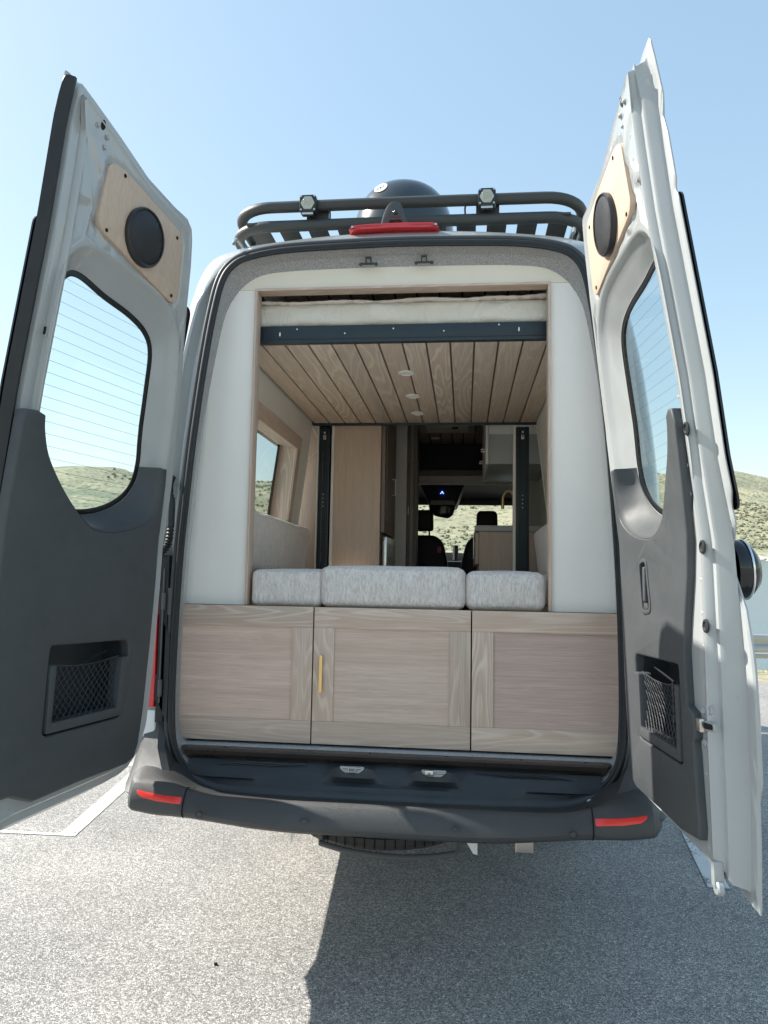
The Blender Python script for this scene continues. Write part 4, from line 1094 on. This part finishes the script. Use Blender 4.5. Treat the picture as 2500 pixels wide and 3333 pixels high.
rotL = Matrix.Rotation(R(8), 4, 'Y'); rotR = Matrix.Rotation(R(-8), 4, 'Y')
softbox('back_cushion', -.765, -.660, .20, 1.68, 1.425, 1.685, .03, .006, 'long grey back cushion leaning on the left wall under the window', group='grey back cushions', rot=Matrix.Rotation(R(7), 4, 'Y'), seed=6)
softbox('back_cushion', .660, .765, .20, 1.68, 1.425, 1.685, .03, .006, 'long grey back cushion leaning on the right wall', group='grey back cushions', rot=Matrix.Rotation(R(-7), 4, 'Y'), seed=7)

# ------------------------------------------------------------------ raised bed
bed = empty('lift_bed'); bed.parent = van; tag(bed, 'raised bed platform with navy metal frame and oak slat underside')
mb = MB(); mb.plate(rrect(-.595, .575, 2.338, 2.404, .001, 1), t0=0, t1=0); mb.bm.free()
mb = MB(); mb.box(-.592, .572, .19, .215, 2.350, 2.406, .002); mb.box(-.592, .572, .186, .2155, 2.3345, 2.3485, .0015)
fr = mb.build('frame_rail', 'navy_metal', bed, 25)
for x_, z_, w, h_ in ((-.42, 2.392, .003, .003), (-.225, 2.372, .003, .003), (-.03, 2.388, .003, .003), (.17, 2.375, .003, .003), (.385, 2.396, .003, .003), (-.49, 2.372, .0025, .008), (.462, 2.376, .0025, .008)):
    mb = MB(xzmap(.19)); mb.plate(rrect(x_-w, x_+w, z_-h_, z_+h_, min(w, h_), 4), t0=-.001, t1=.0008); mb.build('rivet', 'white_plastic', fr, 0)
for k in range(14):
    xa = -.665+.0955*k
    mb = MB(); mb.box(xa+.004, xa+.0915, .218, 1.735, 2.335, 2.345, .0012); mb.build('plank', 'ceiling_oak', bed, 20)
mb = MB(); mb.box(-.665, .672, .218, 1.735, 2.347, 2.355); mb.build('platform', 'smoked_oak', bed, 0)
mb = MB(); mb.box(-.68, .69, 1.737, 1.755, 2.322, 2.40, .002); mb.build('frame_rail', 'navy_metal', bed, 25)
for y in (.637, 1.069, 1.465):
    mb = MB(); mb.lathe(Vector((-.012, y, 2.3345)), Matrix.Rotation(math.pi, 3, 'X').to_quaternion(), [(.038, 0), (.037, .005), (.030, .008), (.026, .004), (0, .004)], 32); mb.build('ceiling_lamp', 'white_plastic', bed, 40)
o = softbox('mattress', -.62, .60, .205, 1.70, 2.407, 2.508, .028, .006, 'thick cream mattress in a fitted sheet on the raised bed', 'mattress', matn='linen', seed=11, n_=40, wr=.012)
mb = MB()
N1, N2 = 90, 8
vs = []
for i in range(N1+1):
    x_ = -.60+1.19*i/N1
    zb = 2.512+.008*noise.noise(Vector((x_*6, 0, 0)))+.012*max(0, (x_+.1))*.8; th = .006+.004*noise.noise(Vector((x_*22, 3, 0)))+.004*abs(math.sin(x_*60))
    for j in range(N2): 
        a = math.pi*(j/(N2-1))-math.pi/2
        vs.append(Vector((x_, .235-math.cos(a)*.028 if j not in (0, N2-1) else .34, zb+th*math.sin(a))))
mb.add(vs, [(i*N2+j, i*N2+j+1, (i+1)*N2+j+1, (i+1)*N2+j) for i in range(N1) for j in range(N2-1)])
mb.build('blanket', 'quilt', None, 60, label='folded pale blanket edge lying on top of the mattress', cat='blanket')
mb = MB(); mb.box(-.40, .05, .208, .5, 2.4065, 2.4095, .001); mb.build('underlay', 'fabric_yellow', None, 0, label='thin yellow underlay peeking out beneath the mattress', cat='underlay')
softbox('pillow', .12, .40, .32, .62, 2.505, 2.540, .018, .008, 'flat dusty pink pillow on the mattress under the planks', 'pillow', matn='dusty_pink', seed=8, n_=8)
mb = MB()
# upper ceiling (dark planks above the bed), runs forward to the cab
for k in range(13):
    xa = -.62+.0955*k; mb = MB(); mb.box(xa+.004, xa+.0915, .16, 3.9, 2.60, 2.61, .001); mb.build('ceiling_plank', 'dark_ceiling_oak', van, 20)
mb = MB(); mb.box(-.70, .70, .16, 4.0, 2.612, 2.63); mb.build('ceiling_backing', 'dark_hole', van, 0)

# ------------------------------------------------------------------ interior walls, window, posts
def WX(z): return .67+.12*max(0, 2.33-z)
# left wall with window opening; right wall has an unseen opening added for light
def wall_poly(s_, holes, name):
    mp = lambda c: Vector((s_*(WX(c.y)+c.z), c.x, c.y))
    mb = MB(mp); mb.plate([(.145, 1.28), (1.74, 1.28), (1.74, 2.42), (.145, 2.42)], holes, t0=.0, t1=.004); mb.slices(1, [2.32]); return mb.build(name, 'plaster', van, 20)
H = [(.60, 1.712), (1.425, 1.712), (1.405, 2.118), (.60, 2.118)]
wall_poly(-1, [fillet(H, .01, 2)], 'interior_wall'); wall_poly(1, [fillet([(.22, 1.72), (.92, 1.72), (.92, 2.12), (.22, 2.12)], .01, 2)], 'interior_wall')
wf = empty('window_frame'); wf.parent = van
def sidemap(c): return Vector((-(WX(c.y)-c.z), c.x, c.y))
fr_o = [(.53, 1.64), (1.500, 1.64), (1.480, 2.188), (.53, 2.188)]
mb = MB(sidemap); mb.plate([(.53, 2.118), (1.479, 2.118), (1.481, 2.19), (.53, 2.19)], t0=0, t1=.012, b=.001); mb.build('frame_head', 'oak_y', wf, 20)
mb = MB(sidemap); mb.plate([(1.405, 2.1175), (1.425, 1.64), (1.502, 1.64), (1.479, 2.1175)], t0=0, t1=.012, b=.001); mb.build('frame_stile', 'oak_z', wf, 20)
mb = MB(sidemap); mb.plate([(.53, 2.1175), (.53, 1.64), (.60, 1.64), (.60, 2.1175)], t0=0, t1=.012, b=.001); mb.build('frame_stile', 'oak_z', wf, 20)
mb = MB(sidemap); mb.add([Vector((1.405, 2.118, .004)), Vector((1.425, 1.66, .004)), Vector((1.47, 1.66, -.115)), Vector((1.46, 2.15, -.115))], [(0, 1, 2, 3)]); mb.build('reveal_side', 'oak_z', wf, 0)
mb = MB(sidemap); mb.add([Vector((.60, 2.118, .004)), Vector((1.405, 2.118, .004)), Vector((1.46, 2.15, -.115)), Vector((.60, 2.15, -.115))], [(0, 1, 2, 3)]); mb.build('reveal_head', 'oak_y', wf, 0)
mb = MB(sidemap); mb.add([Vector((.60, 1.70, .004)), Vector((1.42, 1.70, .004)), Vector((1.47, 1.68, -.115)), Vector((.60, 1.68, -.115))], [(0, 1, 2, 3)]); mb.build('reveal_sill', 'oak_y', wf, 0)
mb = MB(sidemap); mb.plate([(1.42, 1.66), (1.475, 1.66), (1.465, 2.15), (1.43, 2.15)], t0=-.115, t1=-.110); mb.build('window_gasket', 'black_gloss', wf, 0)
# posts of the bed lift
for s_, x0, x1 in ((-1, -.634, -.566), (1, .558, .634)):
    mb = MB(); mb.box(x0, x1, 1.758, 1.80, 1.285, 2.312, .002)
    mb.box(x0+.012, x0+.022, 1.753, 1.758, 1.285, 2.312, .0005); mb.box(x1-.022, x1-.012, 1.753, 1.758, 1.285, 2.312, .0005)
    post = mb.build('lift_post', 'navy_metal', van, 20)
    xm = (x0+x1)/2
    mb = MB(); mb.cyl((xm, 1.757, 2.281), (0, -1, 0), .006, .004, 12, b=.001); mb.build('bolt', 'white_plastic', post, 30)
    mb = MB(); mb.box(xm-.009, xm+.009, 1.749, 1.757, 2.237, 2.267, .002); mb.build('catch', 'steel', post, 30)
    for k in range(4):
        mb = MB(); mb.cyl((xm, 1.757, 1.90-.024*k), (0, -1, 0), .003, .002, 8); mb.build('hole', 'white_plastic', post, 0)
    mb = MB()
    for k in range(80):
        z = 2.16-.0085*k; mb.cyl((xm-.008, 1.755, z), (0, -1, 0), .0016, .003, 6)
    if s_ < 0: o = mb.build('bead_chain', 'steel', post, 0); o['kind'] = 'stuff'
    else: mb.bm.free()
    mb = MB(); mb.box(min(s_*.540, s_*.556), max(s_*.540, s_*.556), 1.76, 1.80, 1.285, 2.33, .001); mb.build('edge_strip', 'white_wall', van, 20)
mb = MB(); mb.box(-.646, -.636, 1.762, 1.79, 1.285, 2.33, .001); mb.build('edge_strip', 'white_wall', van, 20)
mb = MB(); mb.tube(spline([Vector((-.70, 1.72, 2.318)), Vector((-.668, 1.72, 2.300)), Vector((-.638, 1.735, 2.235)), Vector((-.645, 1.735, 2.16)), Vector((-.69, 1.735, 2.115))], 8), .0045, 8); mb.build('cable', 'white_plastic', van, 60)
# wardrobe left of the aisle
mb = MB(); mb.box(-.80, -.640, 1.80, 1.82, 1.285, 2.42, .001); mb.build('wardrobe_side', 'panel_oak_z', van, 20)
w = empty('wardrobe'); w.parent = van
mb = MB(); mb.box(-.539, -.252, 1.762, 1.80, 1.285, 2.42, .001); mb.build('side_panel', 'panel_oak_z', w, 20)
mb = MB(); mb.box(-.539, -.262, 1.80, 2.46, 1.285, 2.55, .001); mb.build('carcass', 'panel_oak_z', w, 20)
mb = MB(); mb.box(-.248, -.226, 1.775, 2.46, 1.675, 2.55, .001); mb.build('door', 'smoked_oak', w, 20)
mb = MB(); mb.box(-.2255, -.221, 1.85, 2.38, 1.74, 2.48, .001); mb.build('door_panel', 'smoked_oak', w, 20)
mb = MB(); mb.tube([(-.226, 2.19, 2.05), (-.200, 2.19, 2.05), (-.200, 2.19, 1.945), (-.226, 2.19, 1.945)], .0045, 8); mb.build('handle', 'white_plastic', w, 30)
mb = MB(); mb.box(-.25, -.222, 1.90, 2.46, 1.285, 1.655, .002); dr = mb.build('drawer', 'steel', w, 20)
mb = MB(); mb.box(-.2215, -.219, 1.96, 2.40, 1.32, 1.62, .001); mb.build('drawer_face', 'grey_enamel', dr, 20)
mb = MB(); mb.box(-.30, -.160, 2.60, 2.62, .8, 2.60, .001); mb.build('bulkhead', 'plaster', van, 20)
for xa, xb, y, mt in ((-.176, -.150, 2.80, 'smoked_oak'), (-.150, -.120, 2.83, 'grey_enamel'), (-.124, -.098, 2.80, 'smoked_oak')):
    mb = MB(); mb.box(xa, xb, y-.012, y+.2, .8, 2.60, .001); mb.build('doorframe', mt, van, 20)
mb = MB(); mb.box(-.162, -.157, 2.775, 2.79, 1.87, 1.93, .001); mb.build('door_catch', 'steel', van, 20)
mb = MB(); mb.box(-.85, -.30, 2.60, 2.62, .8, 2.60); mb.build('bulkhead', 'plaster', van, 0)
# roof vent hatch frame
mb = MB(); mb.box(-.10, .33, 2.85, 3.34, 2.585, 2.60, .004); h = mb.build('roof_hatch', 'grey_enamel', van, 30)
mb = MB(); mb.box(-.05, .28, 2.92, 3.27, 2.578, 2.585, .003); mb.build('hatch_insert', 'plaster', h, 30)
mb = MB(); mb.box(.15, .20, 3.05, 3.09, 2.572, 2.578, .001); mb.build('hatch_latch', 'dark_hole', h, 30)
mb = MB(); mb.lathe(Vector((-.0, 3.62, 2.600)), Matrix.Rotation(math.pi, 3, 'X').to_quaternion(), [(.038, 0), (.035, .004), (0, .004)], 24); mb.build('ceiling_lamp', 'white_plastic', van, 40)
# right side: overhead cupboard, kitchen block, tap
mb = MB(); mb.box(.545, .556, 1.765, 1.80, 1.285, 2.33, .001); mb.build('edge_strip', 'oak_z', van, 20)
k_ = empty('overhead_cupboard'); k_.parent = van
mb = MB(); mb.box(.405, .80, 2.05, 2.90, 2.135, 2.56, .001); mb.build('carcass', 'grey_enamel', k_, 20)
mb = MB(); mb.box(.405, .80, 2.03, 2.05, 2.325, 2.56, .001); mb.build('light_valance', 'white_wall', k_, 20)
mb = MB(); mb.box(.385, .403, 2.03, 2.90, 2.13, 2.56, .001); mb.build('door', 'white_wall', k_, 20)
for y in (2.12, 2.62):
    mb = MB(); mb.tube([(.386, y, 2.24), (.362, y, 2.24), (.362, y+.09, 2.24), (.386, y+.09, 2.24)], .005, 8); mb.build('handle', 'steel', k_, 30)
kb = empty('kitchen_block'); kb.parent = van
mb = MB(); mb.box(.325, .80, 2.15, 3.30, 1.712, 1.750, .003); mb.build('worktop', 'counter', kb, 20)
mb = MB(); mb.box(.350, .80, 2.17, 3.28, .80, 1.711, .001); mb.build('carcass', 'panel_oak_z', kb, 20)
mb = MB(); mb.box(.326, .348, 2.18, 3.27, 1.50, 1.705, .001); mb.build('drawer_front', 'panel_oak_z', kb, 20)
mb = MB(); mb.tube([(.328, 2.2, 1.67), (.318, 2.2, 1.67), (.318, 2.2, 1.53), (.328, 2.2, 1.53)], .007, 8); mb.build('drawer_pull', 'steel', kb, 30)
mb = MB(); mb.tube(spline([Vector((.60, 2.6, 1.75)), Vector((.60, 2.6, 1.95)), Vector((.585, 2.6, 2.015)), Vector((.55, 2.6, 2.025)), Vector((.524, 2.6, 1.985)), Vector((.522, 2.6, 1.90))], 6), .011, 10); mb.build('tap', 'brass', kb, 60)
# front: header shelf, dark cab headliner, console, seats
mb = MB(); mb.box(-.80, .90, 3.95, 4.0, 2.245, 2.32, .002); mb.build('header_shelf', 'plaster', van, 20)
mb = MB(); mb.box(-.80, .90, 3.93, 4.4, 2.32, 2.37, .002); mb.build('shelf_board', 'smoked_oak', van, 20)
mb = MB(); mb.box(-.90, .90, 4.0, 4.03, 2.32, 2.62); mb.build('cab_headliner', 'leather', van, 0)
mb = MB(); mb.add([Vector((-.92, 4.02, 2.50)), Vector((.92, 4.02, 2.50)), Vector((.92, 5.36, 2.24)), Vector((-.92, 5.36, 2.24))], [(0, 1, 2, 3)]); mb.build('cab_headliner', 'leather', van, 0)
for s_ in (-1, 1):
    mb = MB(); mb.box(min(s_*.80, s_*.86), max(s_*.80, s_*.86), 1.80, 4.0, .8, 2.62); mb.build('interior_lining', 'plaster', van, 0)
    mb = MB(); mb.box(min(s_*.90, s_*.95), max(s_*.90, s_*.95), 4.0, 5.3, .6, 1.62); mb.build('cab_door_card', 'dash', van, 0)
mb = MB(); mb.box(-.80, .80, .12, 6.0, .765, .778); mb.build('floor', 'panel_oak', van, 0)
mb = MB(); mb.box(-.90, .90, 5.45, 6.05, .8, 1.60, .05); mb.build('dashboard', 'dash', van, 30)
mb = MB(); q_ = [(-.20, 2.36), (.26, 2.36), (.17, 2.13), (-.10, 2.13)]
mb = MB(xzmap(4.7)); mb.plate(fillet(q_, .02, 3), t0=-.5, t1=0, b=.01); cons = mb.build('overhead_console', 'leather', van, 40)
mb = MB(xzmap(4.69)); mb.plate(rrect(-.085, .155, 2.13, 2.175, .015), t0=0, t1=.02, b=.004); mb.build('map_light', 'grey_enamel', cons, 40)
mb = MB(xzmap(4.69)); mb.plate(fillet([(-.10, 2.13), (.17, 2.13), (.14, 2.03), (.09, 1.995), (-.04, 2.02), (-.09, 2.06)], .02, 3), t0=0, t1=.05, b=.01); mb.build('rear_view_mirror', 'black_gloss', cons, 40)
for dx, dz in ((0, 0), (.012, -.012), (-.014, -.013)):
    mb = MB(); mb.cyl((.03+dx, 4.685, 2.26+dz), (0, -1, 0), .006 if dz == 0 else .004, .004, 10); mb.build('indicator_led', 'blue_led', cons, 0)
mb = MB(); mb.box(.38, .56, 5.30, 5.31, 2.205, 2.235); mb.build('sun_visor_label', 'white_plastic', van, 0)
mb = MB(); mb.box(-.80, .80, 5.27, 5.30, 2.19, 2.26, .01); mb.build('sun_visor', 'dash', van, 30)
def seat(xc, y, label):
    s0 = empty('cab_seat'); s0.parent = van; tag(s0, label)
    mb = MB(xzmap(y)); mb.plate(fillet([(xc-.24, 1.20), (xc+.24, 1.20), (xc+.235, 1.55), (xc+.19, 1.74), (xc+.12, 1.80), (xc-.12, 1.80), (xc-.19, 1.74), (xc-.235, 1.55)], .05, 4), t0=-.14, t1=0, b=.03, back=True, steps=3); mb.build('backrest', 'leather', s0, 50)
    mb = MB(xzmap(y)); mb.plate(fillet([(xc-.10, 1.84), (xc+.10, 1.84), (xc+.095, 2.01), (xc+.07, 2.035), (xc-.07, 2.035), (xc-.095, 2.01)], .03, 4), t0=-.09, t1=-.01, b=.025, back=True, steps=3); mb.build('headrest', 'leather', s0, 50)
    mb = MB(); mb.box(xc-.25, xc+.25, y-.05, y+.5, 1.05, 1.22, .04); mb.cyl((xc-.06, y+.06, 1.78), (0, 0, 1), .008, .08, 8); mb.cyl((xc+.06, y+.06, 1.78), (0, 0, 1), .008, .08, 8); mb.build('seat', 'leather', s0, 40)
seat(-.13, 4.15, 'black passenger side cab seat left of the aisle'); seat(.46, 4.2, 'black cab seat right of the aisle')
mb = MB(); mb.box(.03, .06, 3.6, 3.62, 1.62, 1.67, .004); mb.build('pink_clip', 'pink_plastic', van, 30)
mb = MB(); mb.cyl((.16, 5.3, 1.60), (0, .2, 1), .03, .16, 14); mb.build('phone_holder', 'dash', van, 30)

# ------------------------------------------------------------------ underneath: spare wheel, brackets, exhaust, wheels
sw = empty('spare_wheel'); sw.parent = van
mb = MB(); I = Matrix.Identity(3).to_quaternion()
prof = [(.20, -.09), (.27, -.105), (.325, -.10), (.348, -.08), (.352, -.04), (.353, 0), (.352, .04), (.348, .08), (.325, .10), (.27, .105), (.20, .09)]
mb.lathe(Vector((-.06, .42, .518)), I, prof, 72); ty = mb.build('tyre', 'tyre', sw, 40)
mb = MB()
for k in range(60):
    a = 2*math.pi*k/60+.02
    if math.sin(a) > .3: continue
    c = Vector((-.06+.3535*math.cos(a), .42+.3535*math.sin(a), .518)); 
    q = Matrix.Rotation(a, 3, 'Z')
    pts_ = [Vector((0, -.0025, -.085)), Vector((0, .0025, -.085)), Vector((.003, .0025, .07)), Vector((.003, -.0025, .07))]
    mb.add([c+q @ p_ for p_ in pts_], [(0, 1, 2, 3)])
for z in (-.05, -.015, .02, .05):
    mb.tube([(-.06+.354*math.cos(a), .42+.354*math.sin(a), .518+z) for a in [math.pi*(1.0+k/40) for k in range(41)]], .002, 4)
o = mb.build('tread_groove', 'dark_hole', sw, 0); o['kind'] = 'stuff'
mb = MB(); mb.lathe(Vector((-.06, .42, .518)), I, [(0, -.02), (.12, -.03), (.20, -.09), (.2, .09), (0, .05)], 32); mb.build('rim', 'underbody', sw, 40)
cr = empty('wheel_carrier'); cr.parent = van
mb = MB(); mb.tube(spline([Vector((-.25, .05, .450)), Vector((-.15, .04, .432)), Vector((0, .04, .420)), Vector((.12, .04, .424)), Vector((.235, .05, .438))], 6), .010, 8, sq=1.0); mb.box(-.26, -.245,   .08, .4, .43, .56, .003); mb.box(.232, .247,   .08, .4, .43, .56, .003); mb.box(.247, .262, .08, .12, .43, .54, .003); mb.build('cradle', 'underbody', cr, 30)
for x_, s_ in ((-.355, 1), (.300, -1)):
    mb = MB(xzmap(.06)); mb.plate([(x_, .515), (x_+s_*.028, .515) if s_ > 0 else (x_+.02, .515), (x_+.0, .440), (x_-.002, .47)] if s_ > 0 else [(x_-.026, .478), (x_+.012, .50), (x_+.012, .438), (x_-.002, .44)], t0=0, t1=.006); mb.build('bracket_tab', 'white_reflector', cr, 0)
mb = MB(); mb.box(-.34, -.26, .06, .3, .50, .54, .01); mb.build('arm', 'underbody', cr, 30)
mb = MB(); mb.box(.444, .508, .06, .30, .447, .53, .006, 3); mb.build('exhaust_tip', 'chrome_tip', van, 40)
mb = MB(); mb.box(-.80, .80, .25, 1.6, .60, .64); mb.build('underfloor', 'underbody', van, 0)
for s_ in (-1, 1):
    for y in (1.93, 5.9):
        wh = empty('wheel', (s_*.86, y, .36)); wh.parent = van
        q = Matrix.Rotation(math.pi/2, 3, 'Y').to_quaternion()
        mb = MB(); mb.lathe(Vector((s_*.86, y, .36)), q, [(.21, -.10), (.28, -.115), (.34, -.10), (.36, -.07), (.36, .07), (.34, .10), (.28, .115), (.21, .10), (.21, -.10)], 48); mb.build('tyre', 'tyre', wh, 40)
        mb = MB(); mb.lathe(Vector((s_*.86, y, .36)), q, [(0, -.05), (.15, -.06), (.21, -.10), (.21, .10), (.15, .06), (0, .05)], 32); mb.build('rim', 'rack_metal', wh, 40)

# ------------------------------------------------------------------ guardrail, grass, pylon, pebble, shrubs
gr = empty('guardrail', (6, 10.45, -.1), 'weathered steel guardrail running between the asphalt edge and the lake', 'guardrail')
prof = [(.0, .58), (-.03, .57), (-.045, .53), (-.03, .49), (.0, .455), (.005, .42), (-.03, .385), (-.045, .345), (-.03, .30), (0, .285)]
mb = MB(); loft(mb, [[Vector((x_, 10.4+y-.03*(x_-5)*.2, z-.0)) for y, z in prof] for x_ in np.linspace(-24, 30, 60)], closed=False); mb.build('beam', 'galvanised', gr, 50)
mb = MB(); mb.box(-24, 30, 10.62, 10.70, .165, .245, .01); mb.build('lower_beam', 'galvanised', gr, 30)
for k in range(-12, 15):
    mb = MB(); mb.box(k*2.0+.3, k*2.0+.42, 10.46, 10.58, -.2, .52, .01); mb.build('post', 'galvanised', gr, 30)
mb = MB(); random.seed(9)
for k in range(5200):
    x_ = random.uniform(-9, 16); y = random.uniform(9.9, 11.6)
    if noise.noise(Vector((x_*.9, y*1.1, 0))) < -.05: continue
    h_ = random.uniform(.06, .20)*(1 if y > 10.2 else .5); a = random.uniform(0, 6.28); w = .006; lx, ly = random.uniform(-.06, .06), random.uniform(-.06, .06)
    c = Vector((x_, y, -.10)); dd = Vector((math.cos(a)*w, math.sin(a)*w, 0))
    mb.add([c-dd, c+dd, c+Vector((lx, ly, h_))], [(0, 1, 2)], random.choice((0, 0, 1)))
mb.build('grass', ['grass_blade', 'dry_grass'], None, 0, kind='stuff', label='patchy green and straw coloured grass under the guardrail')
# pebble on the asphalt
bm = bmesh.new(); bmesh.ops.create_icosphere(bm, subdivisions=2, radius=.007)
for v in bm.verts: v.co = Vector((v.co.x*1.1, v.co.y*.9, v.co.z*.7))*(1+.25*noise.noise(v.co*200)); v.co.z += .0045
me = bpy.data.meshes.new('pebble'); bm.to_mesh(me); bm.free(); me.materials.append(MATS['dark_hole'])
o = bpy.data.objects.new('pebble', me); COL.objects.link(o); o.location = (-.62, .06, .0); tag(o, 'small black pebble lying alone on the sunlit asphalt', 'pebble')
# power pylon on the ridge
PX, PY = -187.0, 700.0
bpy.context.view_layer.update()
hit = hills.ray_cast(hills.matrix_world.inverted() @ Vector((PX, PY, 900)), Vector((0, 0, -1)))
pz = (hills.matrix_world @ hit[1]).z if hit[0] else 110
mb = MB()
hh = 17
for sx in (-1, 1):
    for sy in (-1, 1):
        mb.tube([(PX+sx*2.2, PY+sy*2, pz-1), (PX+sx*.6, PY+sy*.5, pz+hh)], .16, 4)
for k in range(6):
    f = k/6; w0 = 2.2-1.6*f; w1 = 2.2-1.6*(f+1/6); z0_ = pz+hh*f; z1_ = pz+hh*(f+1/6)
    mb.tube([(PX-w0, PY-2, z0_), (PX+w1, PY-2, z1_)], .10, 4); mb.tube([(PX+w0, PY-2, z0_), (PX-w1, PY-2, z1_)], .10, 4)
mb.tube([(PX-5.5, PY, pz+hh+1.5), (PX, PY, pz+hh-1), (PX+5.5, PY, pz+hh+1.5)], .2, 4); mb.tube([(PX-5.5, PY, pz+hh+1.5), (PX+5.5, PY, pz+hh+1.5)], .16, 4)
mb.build('power_pylon', 'galvanised', None, 0, label='tiny lattice power pylon on the ridge seen through the side window', cat='pylon')
# scrub on the hills: small dark bushes and pale boulders by the far shore
random.seed(21)
def ico(sub):
    b = bmesh.new(); bmesh.ops.create_icosphere(b, subdivisions=sub, radius=1); b.verts.index_update()
    r = ([v.co.copy() for v in b.verts], [[v.index for v in f.verts] for f in b.faces]); b.free(); return r
IV, IF = ico(1)
Mi = hills.matrix_world.inverted()
def ground_z(x_, y):
    h_ = hills.ray_cast(Mi @ Vector((x_, y, 900)), Vector((0, 0, -1))); return (hills.matrix_world @ h_[1]).z if h_[0] else None
allv = []; allf = []
for k in range(15000):
    az = R(random.choice((random.uniform(14, 27), random.uniform(-27, 12)))); d_ = random.uniform(150, 760)
    x_, y = d_*math.sin(az), d_*math.cos(az)
    if d_ < shore(az)+14: continue
    if noise.noise(Vector((x_*.02, y*.02, 5))) < -.12: continue
    z = ground_z(x_, y)
    if z is None: continue
    s_ = random.uniform(.3, 1.0)*(.6+d_/600); b0 = len(allv)
    for v in IV:
        q = v*(1+.45*noise.noise(v*1.7+Vector((k, 0, 0)))); allv.append((x_+q.x*s_, y+q.y*s_, z+s_*.25+q.z*s_*.7))
    allf += [[b0+i for i in f] for f in IF]
me = bpy.data.meshes.new('scrub'); me.from_pydata(allv, [], allf); me.materials.append(MATS['scrub'])
o = bpy.data.objects.new('scrub', me); COL.objects.link(o); tag(o, 'countless low dark shrubs dotted over the dry hillsides', kind='stuff')
allv = []; allf = []
for k in range(500):
    az = R(random.uniform(14, 28)); d_ = shore(az)+random.uniform(-2, 30)
    x_, y = d_*math.sin(az), d_*math.cos(az); z = ground_z(x_, y)
    if z is None: continue
    s_ = random.uniform(.5, 2.4); b0 = len(allv)
    for v in IV:
        q = v*(1+.4*noise.noise(v*1.9+Vector((k, 3, 0)))); allv.append((x_+q.x*s_*1.5, y+q.y*s_, z+q.z*s_*.7))
    allf += [[b0+i for i in f] for f in IF]
me = bpy.data.meshes.new('boulders'); me.from_pydata(allv, [], allf); me.materials.append(MATS['boulder'])
o = bpy.data.objects.new('boulders', me); COL.objects.link(o); tag(o, 'pale boulders scattered along the far lake shore', kind='stuff')
